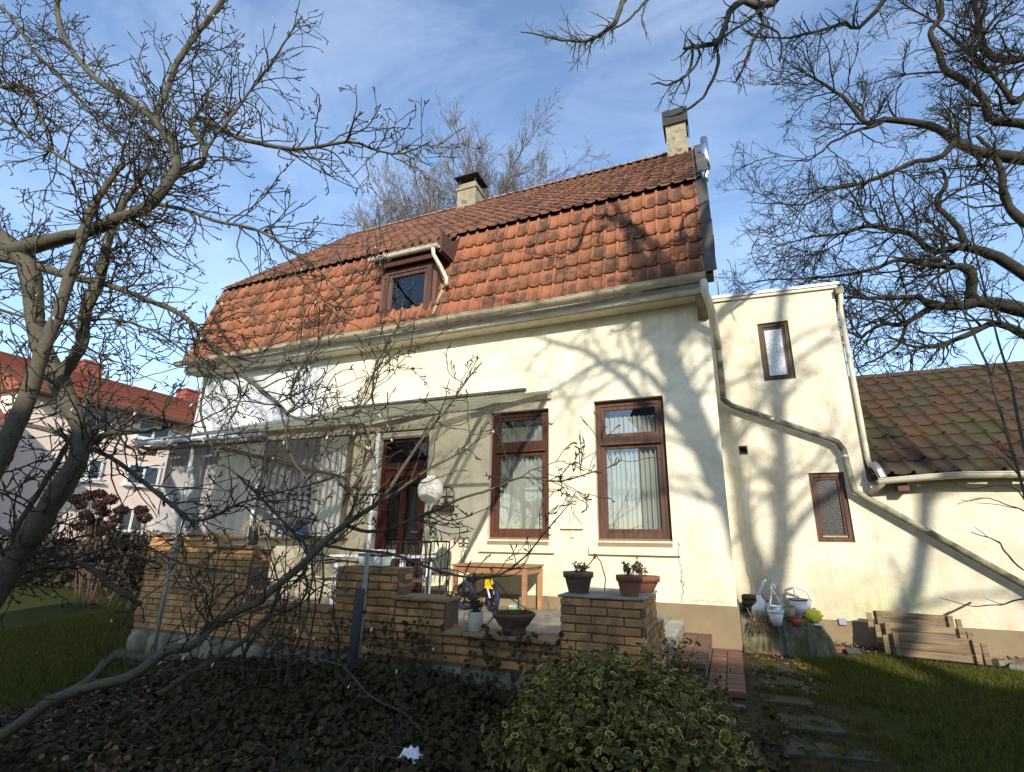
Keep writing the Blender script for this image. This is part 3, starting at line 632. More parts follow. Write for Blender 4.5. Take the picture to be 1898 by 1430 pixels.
def small_window(par_, o, fm, gm, pale=False):
    a, b, c, d_ = o; w_ = part_empty('window', par_, (a, YA, c))
    mb = MB(); frame_rect(mb, a+.002, b-.002, c+.002, d_-.002, YA+.03, YA+.10, .055); mb.build('frame', fm, w_)
    mb = MB(); frame_rect(mb, a+.06, b-.06, c+.06, d_-.06, YA+.045, YA+.09, .03); mb.build('casement', fm, w_)
    MB().box(a+.085, b-.085, YA+.065, YA+.07, c+.085, d_-.085).build('pane', gm, w_)
    if pale: MB().box(a+.07, b-.07, YA+.035, YA+.05, c+.062, c+.082).build('draught_strip', 'straw', w_)
small_window(ext, UW, 'frame_grey', 'glass_pattern'); small_window(ext, LW, 'frame_worn', 'glass_pattern_dark', True)
mb = MB(); frame_rect(mb, VT[0]-.012, VT[1]+.012, VT[2]-.012, VT[3]+.012, YA-.012, YA+.05, .014); mb.box(VT[0], VT[1], YA+.1, YA+.12, VT[2], VT[3]); mb.build('vent', 'slate', ext)
mb = MB(); gutter(mb, [(1.83, YA-.10, 4.80), (1.9, YA-.10, 4.80)], .06); a0 = Vector((1.83, YA-.06, 4.78))
mb = MB(); mb.box(1.76, 1.86, YA-.09, 1.4, 4.70, 4.80); mb.build('gutter_box', 'pipe_dirty', ext)
MB().tube([(1.82, YA-.05, 4.71), (1.81, YA-.05, 4.60), (1.79, YA-.035, 4.5), (1.79, YA-.035, 2.28), (1.80, YA-.06, 2.16)], .034, 8).build('downpipe', 'pipe_cream', ext, True)
out_b = thing('outbuilding', (3.6, 2.2, 0), 'low cream outbuilding with mossy red pan tile roof joined to the extension', 'outbuilding')
mb = MB(); mb.box(1.752, 7.5, YA+.002, YA+.25, .27, 2.02); mb.poly_x([(YA+.25, .0), (5.6, 0), (5.6, 2.0), (3.4, 3.9), (YA+.25, 2.0)], 7.25, 7.5); mb.box(1.76, 7.25, 5.4, 5.6, 0, 2.0); mb.build('wall', 'stucco_annex', out_b)
MB().box(1.767, 7.52, YA-.018, YA+.25, -.4, .268).build('plinth', 'plinth', out_b)
oroof = MB().poly_x([(YA-.16, 2.04), (3.4, 4.08), (5.9, 2.04), (5.7, 2.0), (YA-.1, 2.0)], 1.76, 7.6).build('roof', 'board_brown', out_b)
lay_tiles(oroof, 1.78, 7.6, (YA-.22, 2.03), (3.4, 4.12), .223, .335, 'tile_mossy', 220, None, seed=12, rise=1.25, ragged=.018)
mb = MB(); x = 1.78
while x < 7.5:
    a = [(x, 3.4+.12*math.cos(t), 4.07+.1*math.sin(t)+R_.uniform(-.006, .006)) for t in np.linspace(0, math.pi, 7)]; b = [(x+.4, q[1], q[2]-.01) for q in a]
    mb.add(a+b, [(i, i+1, 7+i+1, 7+i) for i in range(6)]+[tuple(range(7))]); x += .36
mb.build('ridge_tile_row', 'tile_mossy', oroof, kind='stuff')
mb = MB(); gutter(mb, [(1.80+i*.29, YA-.26, 1.985+.045*min(1, i/3.)+.012*math.sin(i*.7)) for i in range(21)], .062); mb.build('gutter', 'pipe_cream', out_b)
MB().tube([(1.85, YA-.26, 1.95), (1.80, YA-.22, 1.90), (1.74, YA-.14, 1.84), (1.70, YA-.08, 1.80)], .042, 8).build('gutter_outlet', 'pipe_dirty', out_b, True)
mb = MB(); mb.box(1.86, 2.12, YA-.2, YA-.03, 1.92, 1.97); mb.box(2.02, 2.14, YA-.2, YA-.05, 1.85, 1.92); mb.build('rafter_end', 'board_brown', out_b)
MB().tube([(1.82, YA-.16, 2.2), (1.84, YA-.25, 2.1), (1.86, YA-.28, 2.0)], .05, 6).build('lead_flashing', 'zinc', out_b)
# ------------------------------------------------------------------ terrace
FT = 0.30                      # terrace floor level
YT = -2.90                     # front face of the terrace wall
MB().box(-6.0, -.78, YT+.12, -.024, -.3, FT).build('terrace', 'terrace_floor', None, kind='structure')
tw = thing('terrace_wall', (-3.5, YT, -.3), 'stepped yellow brick terrace wall with piers on a grey stone base', 'wall')
BH, BL, J = .0645, .252, .011
brick_cache = {}
def brick_mesh(L, D, k):
    key = (round(L, 2), round(D, 2), k)
    if key not in brick_cache:
        brick_cache[key] = MB().bev(0, L-J, 0, D, 0, BH-J, .006, None, .0034).mesh('brick'); brick_cache[key].materials.append(MATS['brick_yellow'])
    return brick_cache[key]
def bricks_front(x0, x1, z0, z1, y, th=.11):
    n = int(round((z1-z0)/BH)); h = (z1-z0)/n
    for r in range(n):
        x = x0 - (BL/2 if r % 2 else 0)
        while x < x1-.02:
            a, b = max(x, x0), min(x+BL, x1)
            if b-a > .03:
                o = bpy.data.objects.new('brick', brick_mesh(b-a, th, R_.randrange(3))); COL.objects.link(o)
                o.location = (a+J/2, y+R_.uniform(-.004, .004), z0+r*h+J/2); o.rotation_euler = (0, R_.uniform(-.006, .006), R_.uniform(-.008, .008)); par(o, tw)
            x += BL
def bricks_side(y0, y1, z0, z1, x, th=.11):
    """bricks on a face that looks to +X, running back from y0"""
    n = int(round((z1-z0)/BH)); h = (z1-z0)/n
    for r in range(n):
        y = y0 + (0.115 if r % 2 == 0 else 0.012)
        while y < y1-.03:
            b = min(y+BL, y1)
            o = bpy.data.objects.new('brick', brick_mesh(b-y, th, R_.randrange(3))); COL.objects.link(o)
            o.rotation_euler = (0, 0, math.pi/2); o.location = (x+R_.uniform(-.003, .003), y+J/2, z0+r*h+J/2); par(o, tw); y += BL
SEG = [(-6.36, -5.33, 1.20), (-5.33, -4.70, 1.075), (-4.70, -3.56, .545), (-3.56, -2.86, .94), (-2.86, -2.35, .70), (-2.35, -1.31, .42), (-1.31, -.66, .765)]
core = MB(); ZB = .20
for a, b, t in SEG:
    core.box(a+.008, b-.008 if b > -1 else b+.004, YT+.012, YT+.24, ZB-.02, t-.008)
    bricks_front(a, b, ZB, t-.03 if t < .73 and t != .42 else t, YT)
core.box(-1.30, -.667, YT+.241, -2.14, -.2, .757); core.box(-1.30, -.667, -2.139, -1.72, -.2, .50); core.box(-6.34, -6.05, YT+.241, -.03, -.3, .45)
core.build('mortar_core', 'mortar', tw)
bricks_side(YT, -2.14, ZB-.2, .765, -.66+.002); bricks_side(-2.13, -1.72, ZB-.2, .505, -.655)
for xf, za, zb in ((-4.70, .545, 1.075), (-2.86, .70, .94), (-2.35, .42, .70), (-5.33, 1.075, 1.2)): bricks_side(YT, YT+.245, za, zb, xf+.004)
def coping(a, b, z, n, y0=YT-.045, y1=YT+.27, m='coping_tile'):
    L = (b-a)/n
    for i in range(n): MB().bev(a+i*L+.004, a+(i+1)*L-.004, y0+R_.uniform(-.006, .006), y1, z, z+.032, .006, None, .002).build('coping', m, tw)
coping(-4.74, -3.57, .518, 5); coping(-2.86, -2.33, .672, 3); coping(-2.36, -1.33, .42, 5)
coping(-5.32, -4.67, 1.076, 3); coping(-6.38, -5.34, 1.201, 4)
MB().bev(-1.325, -.645, YT-.01, -2.13, .766, .784, .006).build('pier_cap', 'concrete', tw)
MB().bev(-1.31, -.65, -2.125, -1.71, .506, .522, .005).build('pier_cap', 'concrete', tw)
# stone base: big irregular blocks
def stones(x0, x1, z0, z1, rows, y):
    h = (z1-z0)/rows
    for r in range(rows):
        x = x0
        while x < x1-.05:
            L = R_.uniform(.30, .52); b = min(x+L, x1)
            if b-x > .06:
                n, k = 5, 4; vs, fs = [], []
                for j in range(k+1):
                    for i in range(n+1):
                        u, v = i/n, j/k; e = min(u, 1-u, v, 1-v)
                        vs.append((x+.012+(b-x-.024)*u, y-.035*min(1, e*5)+R_.uniform(-.012, .012)*(1 if e > 0 else .4)+(0.03 if e == 0 else 0), z0+r*h+.012+(h-.024)*v+R_.uniform(-.006, .006)))
                for j in range(k):
                    for i in range(n): q = j*(n+1)+i; fs.append((q, q+1, q+n+2, q+n+1))
                MB().add(vs, fs).build('stone', 'stone_grey', tw, True)
            x = b
stones(-6.40, -.64, -.34, .19, 2, YT-.01)
MB().box(-6.38, -.66, YT+.02, YT+.24, -.6, .179).build('stone_core', 'mortar', tw)
# side parapet under the screen
pa = thing('terrace_parapet', (-6.1, -1.4, .3), 'low white rendered parapet with brown sill under the corrugated screen', 'wall')
MB().box(-6.16, -6.02, -2.64, -.003, .301, 1.16).build('wall', 'stucco_cream', pa)
MB().bev(-6.22, -5.93, -2.62, -.004, 1.161, 1.20, .006).build('sill', 'sill_brown', pa)
# steps of red clinker
st = thing('garden_steps', (-.3, -.9, -.1), 'red clinker brick steps leading down from the terrace to the lawn', 'steps')
def paver_rows(x0, x1, y0, y1, z, cols):
    W = (x1-x0)/cols; n = int((y1-y0)/.066); h = (y1-y0)/n
    me = [MB().bev(.003, W-.003, .003, h-.003, -.052, 0, .005, None, .0018).mesh('paver') for _ in range(3)]
    for m in me: m.materials.append(MATS['clinker_red'])
    for c in range(cols):
        for r in range(n):
            o = bpy.data.objects.new('paver', me[R_.randrange(3)]); COL.objects.link(o); o.location = (x0+c*W, y0+r*h, z+R_.uniform(-.003, .002)); par(o, st)
paver_rows(-.62, -.315, -1.66, -.026, .137, 2); paver_rows(-.315, .005, -1.90, -.026, -.010, 2)
mb = MB(); mb.box(-.618, -.325, -1.64, -.028, -.3, .084); mb.box(-.324, -.005, -1.88, -.028, -.4, -.063); mb.build('step_core', 'mortar', st)
mb = MB()
for i in range(5): MB().bev(-.79, -.622, -1.69+i*.332, -1.69+(i+1)*.332-.006, .235, .285, .006, None, .002).build('edge_slab', 'concrete', st)
MB().box(-.775, -.632, -1.68, -.03, -.2, .233).build('cheek', 'stone_grey', st)
MB().bev(-.34, .0, -2.08, -1.905, -.3, -.07, .02, None, .01).build('end_stone', 'stone_grey', st)
# paving slabs along the path
mb = MB()
sp = [(.30, -.75, .42, .40), (.32, -1.22, .46, .42), (.30, -1.72, .48, .44), (.42, -2.22, .50, .42), (.58, -2.62, .42, .34), (.30, -2.66, .26, .34), (.50, -3.02, .36, .32)]
for i, (x, y, a, b) in enumerate(sp):
    a *= .82; b *= .8
    z = ground_z(x, y); m = Matrix.Translation((x, y, z-.001)) @ Matrix.Rotation(R_.uniform(-.2, .2)+.12, 4, 'Z') @ Matrix.Rotation(R_.uniform(-.02, .02), 4, 'X')
    tag(MB().bev(-a/2, a/2, -b/2, b/2, -.05, .01, .008, m, .006).build('paving_slab', 'paving', None), 'dark worn paving slab set in the soil path beside the steps', 'paving slab', 'paving slabs of the garden path')
# ------------------------------------------------------------------ canopy over the terrace
cp = thing('terrace_canopy', (-4.3, -3.05, -.1), 'sloping corrugated plastic canopy on thin white posts over the terrace', 'canopy')
ZW, ZF, YF = 3.36, 2.24, -3.14
def cz(y): return ZW+(ZF-ZW)*(y/YF)
def sheet_roof(x0, x1, y0, y1, mname, dz):
    n = int((x1-x0)/.0125); vs, fs = [], []; ys = np.linspace(y0, y1, 7)
    for j, y in enumerate(ys):
        sag = .012*math.sin(j*1.3+x0)
        for i in range(n+1):
            x = x0+(x1-x0)*i/n; vs.append((x, y, cz(y)+dz+sag+.011*math.sin(x*2*math.pi/.076)))
    for j in range(6):
        for i in range(n): q = j*(n+1)+i; fs.append((q, q+1, q+n+2, q+n+1))
    MB().add(vs, fs).build('roof_sheet', mname, cp, True)
xs = [-6.55, -5.72, -4.88, -4.04, -3.20, -2.36]
for i in range(5): sheet_roof(xs[i]-.04, xs[i+1]+.04, -.01, YF+(.05 if i != 4 else .55), 'sheet_mossy' if i > 0 else 'sheet_smoke', .045+.004*(i % 2))
mb = MB(); mb.box(-6.5, -2.34, -.055, -.004, ZW-.09, ZW-.02); mb.build('wall_plate', 'white_paint', cp)
MB().box(-6.45, -2.75, -.05, -.006, ZW+.075, ZW+.115).build('flashing_strip', 'slate', cp)
mb = MB()
for x in (-6.1, -5.2, -4.3, -3.4, -2.42): MB().bar((x, -.03, cz(0)-.03), (x, YF+.06, cz(YF)-.03), .05, .06).build('rafter', 'rail_grey', cp)
MB().bar((-6.5, YF+.12, ZF-.02), (-2.5, YF+.12, ZF-.02), .07, .05).build('front_beam', 'rail_grey', cp)
MB().bar((-6.45, -1.55, cz(-1.55)-.03), (-2.4, -1.55, cz(-1.55)-.03), .04, .04).build('purlin', 'rail_grey', cp)
p2b, p1b = at(659, 1271, -3.03), at(286, 1198, -3.03)
for b in (p2b, p1b): MB().tube([b-Vector((0, 0, .12)), (b.x+R_.uniform(-.01, .01), b.y, ZF-.03)], .022, 12).build('post', 'post_white', cp, True)
mb = MB()
for b, z in ((p2b, .12), (p2b, .55)): MB().tube([(b.x, b.y, z), (b.x, b.y, z+.03)], .031, 12).build('post_clamp', 'slate', cp)
mb = MB(); mb.tube([(-6.6, YF-.02, ZF+.015), (-4.5, YF-.02, ZF+.0)], .022, 8); mb.build('canopy_gutter', 'plastic_grey', cp)
mb = MB()
for k in range(7): mb.tube([(-6.75+R_.uniform(-.1, .1), YF+.1, ZF+.02), (-6.5+.05*k, YF-.02, ZF-.05+R_.uniform(-.06, .02)), (-6.3, YF+.05, ZF-.08+R_.uniform(-.05, .05))], .012, 5)
mb.build('dead_creeper', 'bark_brown', cp)
sc = thing('corrugated_screen', (-6.05, -1.3, 1.2), 'grey corrugated plastic wind screen standing on the terrace parapet', 'screen')
def sheet_side(y0, y1, mname, dx):
    n = int(abs(y1-y0)/.010); vs, fs = [], []
    for k in range(2):
        for i in range(n+1):
            y = y0+(y1-y0)*i/n; vs.append((-6.098+dx+.036*math.sin(y*2*math.pi/.13), y, 1.202 if k == 0 else cz(y)-.005))
    for i in range(n): fs.append((i, i+1, n+i+2, n+i+1))
    MB().add(vs, fs).build('sheet', mname, sc, True)
sheet_side(-.02, -.80, 'sheet_clear', .0); sheet_side(-.74, -1.75, 'sheet_smoke', .016); sheet_side(-1.70, -2.55, 'sheet_clear', .0)
xa, xb = at(296, 930, -2.76).x, at(392, 930, -2.76).x
n = int((xb-xa)/.0095); vs, fs = [], []
for k in range(2):
    for i in range(n+1): x = xa+(xb-xa)*i/n; vs.append((x, -2.76+.016*math.sin(x*2*math.pi/.085), 1.236 if k == 0 else cz(-2.76)-.01))
for i in range(n): fs.append((i, i+1, n+i+2, n+i+1))
MB().add(vs, fs).build('sheet', 'sheet_smoke', sc, True)
MB().bar((-6.03, -.03, 2.18), (-6.03, -2.55, 2.30), .035, .045).build('rail', 'rail_grey', sc)
MB().box(-6.06, -6.0, -.07, -.006, 1.201, cz(-.07)-.08).build('wall_post', 'rail_grey', sc)
MB().box(-6.08, -6.0, -2.62, -2.55, 1.201, cz(-2.6)-.08).build('corner_post', 'rail_grey', sc)
# ------------------------------------------------------------------ terrace furniture
tb = thing('garden_table', (-2.95, -.55, FT), 'small wooden table standing against the house wall under the window', 'table')
tx0, tx1, ty0, ty1, tz = -3.46, -2.42, -.80, -.18, .88
MB().bev(tx0-.02, tx1+.02, ty0-.02, ty1+.02, tz-.022, tz, .004).build('table_top', 'table_wood', tb)
mb = MB(); mb.box(tx0+.03, tx1-.03, ty0+.02, ty0+.04, tz-.105, tz-.023); mb.box(tx0+.03, tx1-.03, ty1-.04, ty1-.02, tz-.105, tz-.023); mb.box(tx0+.02, tx0+.04, ty0+.05, ty1-.05, tz-.105, tz-.023); mb.box(tx1-.04, tx1-.02, ty0+.05, ty1-.05, tz-.105, tz-.023)
mb.build('apron', 'table_wood', tb)
for a in (tx0, tx1-.055):
    for b in (ty0, ty1-.055): MB().bev(a, a+.055, b, b+.055, FT, tz-.023, .004).build('leg', 'table_wood', tb)
# balance bike
bk = thing('balance_bike', (-3.1, -.62, FT), 'small balance bike with blue tyres and yellow front panel under the table', 'bike')
def wheel(c, ax, r=.145):
    c = Vector(c); ax = Vector(ax).normalized(); u = ax.orthogonal().normalized(); v = ax.cross(u)
    wl = MB().tube([c+(u*math.cos(t)+v*math.sin(t))*r for t in np.linspace(0, 2*math.pi, 28)[:-1]], .027, 8, closed=True).build('wheel', 'rubber_blue', bk, True)
    mb = MB()
    for k in range(5):
        t = k*2*math.pi/5; mb.bar(c, c+(u*math.cos(t)+v*math.sin(t))*(r-.02), .02, .012)
    mb.tube([c-ax*.03, c+ax*.03], .02, 8); mb.build('spokes', 'black_metal', wl)
rw, fw = Vector((-3.36, -.62, FT+.172)), Vector((-2.93, -.66, FT+.172))
wheel(rw, (.05, 1, .03)); wheel(fw, (.85, 1, 0))
hd = Vector((-3.0, -.64, FT+.42))
MB().tube([rw, rw+Vector((.18, 0, .03)), hd-Vector((.02, 0, .14)), hd-Vector((0, 0, .08))], .017, 8).tube([rw+Vector((.15, 0, .03)), rw+Vector((.12, 0, .17))], .013, 6).build('frame', 'black_metal', bk)
MB().tube([fw+Vector((.03, .03, 0)), hd+Vector((.02, .03, -.1))], .012, 6).tube([fw+Vector((-.03, -.03, 0)), hd+Vector((-.02, -.03, -.1))], .012, 6).build('fork', 'plastic_white', bk)
MB().poly_y([(hd.x-.045, hd.z-.13), (hd.x+.075, hd.z-.14), (hd.x+.06, hd.z+.04), (hd.x-.03, hd.z+.06)], hd.y-.045, hd.y-.015).build('front_panel', 'bike_yellow', bk)
MB().tube([hd+Vector((0, 0, -.08)), hd+Vector((-.02, 0, .09))], .014, 8).tube([hd+Vector((-.06, -.12, .10)), hd+Vector((-.02, 0, .09)), hd+Vector((.02, .14, .10))], .012, 8).build('handlebar', 'black_metal', bk)
MB().tube([rw+Vector((.02, 0, .20)), rw+Vector((.10, 0, .205)), rw+Vector((.2, 0, .225))], [.02, .042, .018], 8).build('saddle', 'black_metal', bk, True)
# drink cartons
for i, (x, y, h, m) in enumerate(((-2.66, -.62, .10, 'carton_green'), (-2.56, -.55, .19, 'carton_green'))):
    tag(MB().bev(x-.05+.02*i, x+.05-.02*i, y-.03, y+.03, FT, FT+h, .006).poly_y([(x-.05+.02*i, FT+h+.001), (x+.05-.02*i, FT+h+.001), (x, FT+h+.02)], y-.03, y+.03).build('carton', m, None), ('short wide white and green carton beside the bike wheel', 'tall white and green drink carton beside the table leg')[i], 'carton')
# pots
def pot(x, y, z, rb, rt, h, m, label, name='flower_pot', rim=.022, fill=True, cat='flower pot'):
    p = thing(name, (x, y, z), label, cat)
    q = MB().lathe([(rb*.98, 0), (rb, .004), (rt*.94, h-.05), (rt*.95, h-.045), (rt*1.06, h-.044), (rt*1.08, h-.004), (rt*1.06, h), (rt*.94, h), (rt*.9, h-.03)], 24, (x, y, z)).build('pot', m, p, True)
    MB().lathe([(rt*.9, h-.032), (rt*.4, h-.026)], 14, (x, y, z)).build('soil', 'soil', p)
    return p
def twigs_leaves(p, c, n, hgt, spread, leafm='pot_leaf', ls=.03, droop=None, name='plant'):
    mb, lf = MB(), MB()
    for i in range(n):
        a = R_.uniform(0, 6.28); r = R_.uniform(.2, 1)*spread; h = hgt*R_.uniform(.5, 1)
        b0 = Vector(c)+Vector((R_.uniform(-.03, .03), R_.uniform(-.03, .03), 0)); b1 = b0+Vector((r*.5*math.cos(a), r*.5*math.sin(a), h*.65)); b2 = b0+Vector((r*math.cos(a), r*math.sin(a), h))
        mb.tube([b0, b1, b2], [.004, .003, .002], 4)
        for k in range(6):
            q = b1+(b2-b1)*R_.random(); leaf(lf, q, ls*R_.uniform(.7, 1.3))
    mb.build('stems', 'bark_brown', p); lf.build(name, leafm, p, kind='stuff')
def leaf(mb, c, s, nrm=None, up=None):
    a = Vector((R_.uniform(-1, 1), R_.uniform(-1, 1), R_.uniform(-.4, 1))).normalized(); b = a.orthogonal().normalized()
    b = (Matrix.Rotation(R_.uniform(0, 6.28), 3, a) @ b); d = a.cross(b); c = Vector(c)
    mb.add([c, c+b*s*.5+d*s*.32+a*s*.06, c+b*s, c+b*s*.5-d*s*.32+a*s*.06], [(0, 1, 2), (0, 2, 3)])
PT = .785
p = pot(-1.21, -2.70, PT, .082, .118, .165, 'terracotta_aged', 'aged terracotta pot with a withered geranium alone on the brick pier'); twigs_leaves(p, (-1.21, -2.7, PT+.14), 16, .10, .09)
MB().tube([(-1.20, -2.7, PT+.13), (-1.14, -2.69, PT+.2), (-1.08, -2.68, PT+.27), (-1.06, -2.68, PT+.30), (-1.02, -2.67, PT+.24), (-.99, -2.66, PT+.12), (-1.0, -2.66, PT+.02)], .005, 5).tube([(-1.075, -2.68, PT+.27), (-1.065, -2.68, PT+.31)], .014, 6).build('dry_stalk', 'bark_brown', p)
p = pot(-.78, -2.74, PT, .068, .098, .155, 'terracotta', 'plain clean terracotta pot with dry plant at the pier corner'); twigs_leaves(p, (-.78, -2.74, PT+.13), 16, .14, .10)
p = pot(-.735, -2.36, PT, .085, .135, .13, 'terracotta', 'wide shallow terracotta bowl behind the clean pot on the pier'); twigs_leaves(p, (-.735, -2.36, PT+.1), 14, .13, .12)
p = thing('planter_bowl', (-1.74, YT+.09, .452), 'dark clay planter bowl with moss and grass on the low wall coping', 'planter')
MB().lathe([(.10, 0), (.105, .01), (.10, .05), (.13, .075), (.175, .14), (.185, .155), (.172, .165), (.15, .14)], 24, (-1.74, YT+.09, .452)).build('bowl', 'terracotta_aged', p, True)
MB().lathe([(.155, .140), (.08, .165)], 16, (-1.74, YT+.09, .452), .04).build('soil', 'soil', p)
lf = MB()
for i in range(260):
    a = R_.uniform(0, 6.28); r = .155*math.sqrt(R_.random()); c = Vector((-1.74+r*math.cos(a), YT+.09+r*math.sin(a), .452+.145)); t = c+Vector((R_.uniform(-.03, .03), R_.uniform(-.03, .03), R_.uniform(.015, .06))); s = Vector((.003, .001, 0))
    lf.add([c-s, c+s, t], [(0, 1, 2)])
lf.build('moss_grass', 'grass_blade', p, kind='stuff')
p = thing('watering_can', (-2.10, YT+.10, .452), 'old zinc watering can holding a withered plant on the coping', 'watering can')
MB().lathe([(.062, 0), (.064, .005), (.068, .14), (.06, .15), (.055, .13)], 18, (-2.10, YT+.10, .452)).build('body', 'pale_metal', p, True)
MB().tube([(-2.04, YT+.10, .475), (-1.97, YT+.09, .53), (-1.91, YT+.08, .585)], [.016, .013, .011], 8).tube([(-1.915, YT+.08, .58), (-1.895, YT+.08, .60)], [.012, .026], 10).build('spout', 'pale_metal', p, True)
MB().tube([(-2.165, YT+.10, .57), (-2.21, YT+.10, .58), (-2.215, YT+.10, .53), (-2.165, YT+.10, .48)], .005, 6).build('handle', 'pale_metal', p, True)
twigs_leaves(p, (-2.10, YT+.1, .57), 26, .15, .10, 'pot_leaf', .03)
# white box planter and pots on the piers
p = thing('window_box', (-3.2, YT+.12, .975), 'white plastic planter box standing on the middle brick pier', 'planter')
bx0, bx1 = -3.36, -3.06
MB().add([(bx0+.02, YT+.05, .945), (bx1-.02, YT+.05, .945), (bx1-.02, YT+.17, .945), (bx0+.02, YT+.17, .945), (bx0, YT+.03, 1.075), (bx1, YT+.03, 1.075), (bx1, YT+.19, 1.075), (bx0, YT+.19, 1.075)], [(3, 2, 1, 0), (0, 1, 5, 4), (1, 2, 6, 5), (2, 3, 7, 6), (3, 0, 4, 7)]).build('box', 'plastic_white', p)
mb = MB(); mb.box(bx0-.01, bx1+.01, YT+.015, YT+.03, 1.06, 1.09); mb.box(bx0-.01, bx1+.01, YT+.19, YT+.205, 1.06, 1.09); mb.box(bx0-.01, bx0+.004, YT+.03, YT+.19, 1.06, 1.09); mb.box(bx1-.004, bx1+.01, YT+.03, YT+.19, 1.06, 1.09); mb.build('rim', 'plastic_white', p)
MB().box(bx0+.004, bx1-.004, YT+.034, YT+.186, 1.03, 1.05).build('soil', 'soil', p)
p = pot(-6.05, -.93, 1.20, .06, .085, .15, 'plastic_blue', 'blue flower pot with a dry plant on the parapet sill'); p['category'] = 'flower pot'; twigs_leaves(p, (-6.05, -.93, 1.32), 16, .14, .14, 'dead_leaf', .035)
c = at(447, 1010, YT+.12); p = thing('black_vase', (-4.86, YT+.12, 1.108), 'tall black vase full of dry stalks on the brick wall end', 'vase')
MB().lathe([(.045, 0), (.05, .01), (.062, .2), (.058, .21), (.05, .19)], 14, (-4.86, YT+.12, 1.108)).build('vase', 'black_metal', p, True)
mb = MB()
for i in range(22):
    a = R_.uniform(0, 6.28); mb.tube([(-4.86+.03*math.cos(a), YT+.12+.03*math.sin(a), 1.25), (-4.86+.10*math.cos(a), YT+.12+.10*math.sin(a), 1.36), (-4.86+.15*math.cos(a), YT+.12+.15*math.sin(a), 1.36-R_.uniform(.0, .2))], .0035, 4)
mb.build('stalks', 'straw', p)
# chairs on the terrace
def chair(x, y, rot, label):
    p = thing('terrace_chair', (x, y, FT), label, 'chair', 'black metal chairs on the terrace'); m = Matrix.Translation((x, y, FT)) @ Matrix.Rotation(rot, 4, 'Z')
    T = lambda *v: m @ Vector(v)
    for sx in (-.22, .22):
        MB().tube([T(sx, -.22, 0), T(sx, -.2, .43)], .012, 6).build('leg', 'black_metal', p); MB().tube([T(sx, .24, 0), T(sx, .2, .43), T(sx, .27, .86)], .012, 6).build('leg', 'black_metal', p)
        MB().tube([T(sx, -.2, .43), T(sx, -.2, .62), T(sx, .0, .64), T(sx, .23, .62)], .012, 6).build('armrest', 'black_metal', p)
    for k in range(6): MB().box(-.21, .21, -.21+k*.07, -.165+k*.07, .425, .437, m).build('seat_slat', 'rusty_iron', p)
    for i in range(7): MB().tube([T(-.18+.06*i, .205, .47), T(-.18+.06*i, .265, .84)], .006, 5).build('back_slat', 'black_metal', p)
    MB().tube([T(-.22, .27, .86), T(.22, .27, .86)], .013, 6).build('back_rail', 'black_metal', p)
chair(-4.35, -2.0, 2.6, 'black metal armchair on the terrace behind the low brick wall'); chair(-3.55, -1.75, -2.4, 'black metal armchair on the terrace beside the middle brick pier'); chair(-3.95, -.62, .3, 'black metal armchair on the terrace between door and table')
# white side table legs seen behind the wall
p = thing('white_garden_table', (-4.2, -1.3, FT), 'white slatted plastic garden table on the terrace behind the chairs', 'table')
for a in (-4.75, -3.75):
    for b in (-1.6, -1.0): MB().bev(a, a+.05, b, b+.05, FT, .96, .006).build('leg', 'plastic_white', p)
for i in range(7): MB().bev(-4.8, -3.65, -1.65+i*.103, -1.56+i*.103, .961, .985, .004).build('slat', 'plastic_white', p)
# paper lantern
L0 = at(798, 908, -1.75); p = thing('paper_lantern', L0, 'round white paper lantern hanging under the canopy beside the door', 'lantern')
prof = []
for i in range(41):
    t = i/40*math.pi; prof.append((max(.05, .150*math.sin(t)**.8)+(.003 if i % 2 else 0), -.160*math.cos(t)*.92))
vs, fs = [], []; n = 28
for r, z in prof:
    for j in range(n): a = 2*math.pi*j/n; vs.append((L0.x+r*math.cos(a), L0.y+r*math.sin(a), L0.z+z))
for i in range(40):
    for j in range(n): fs.append((i*n+j, i*n+(j+1) % n, (i+1)*n+(j+1) % n, (i+1)*n+j))
MB().add(vs, fs).build('shade', 'lantern_paper', p, True)
mb = MB()
for i in range(1, 20):
    r, z = prof[i*2]; mb.tube([(L0.x+(r+.002)*math.cos(a), L0.y+(r+.002)*math.sin(a), L0.z+z) for a in np.linspace(0, 2*math.pi, 25)[:-1]], .0016, 3, closed=True)
mb.build('wire_ribs', 'pale_metal', p, kind='stuff')
for z0, z1, nm in ((.140, .165, 'top_ring'), (-.165, -.14, 'bottom_ring')): MB().lathe([(.05, z0), (.056, z0), (.056, z1), (.05, z1)], 18, tuple(L0)).build(nm, 'plastic_white', p)
MB().tube([L0+Vector((-.04, 0, .16)), L0+Vector((0, 0, .22)), L0+Vector((.04, 0, .16))], .004, 5).tube([L0+Vector((0, 0, .22)), (L0.x, L0.y, cz(L0.y)+.02)], .003, 4).build('cord', 'pale_metal', p)
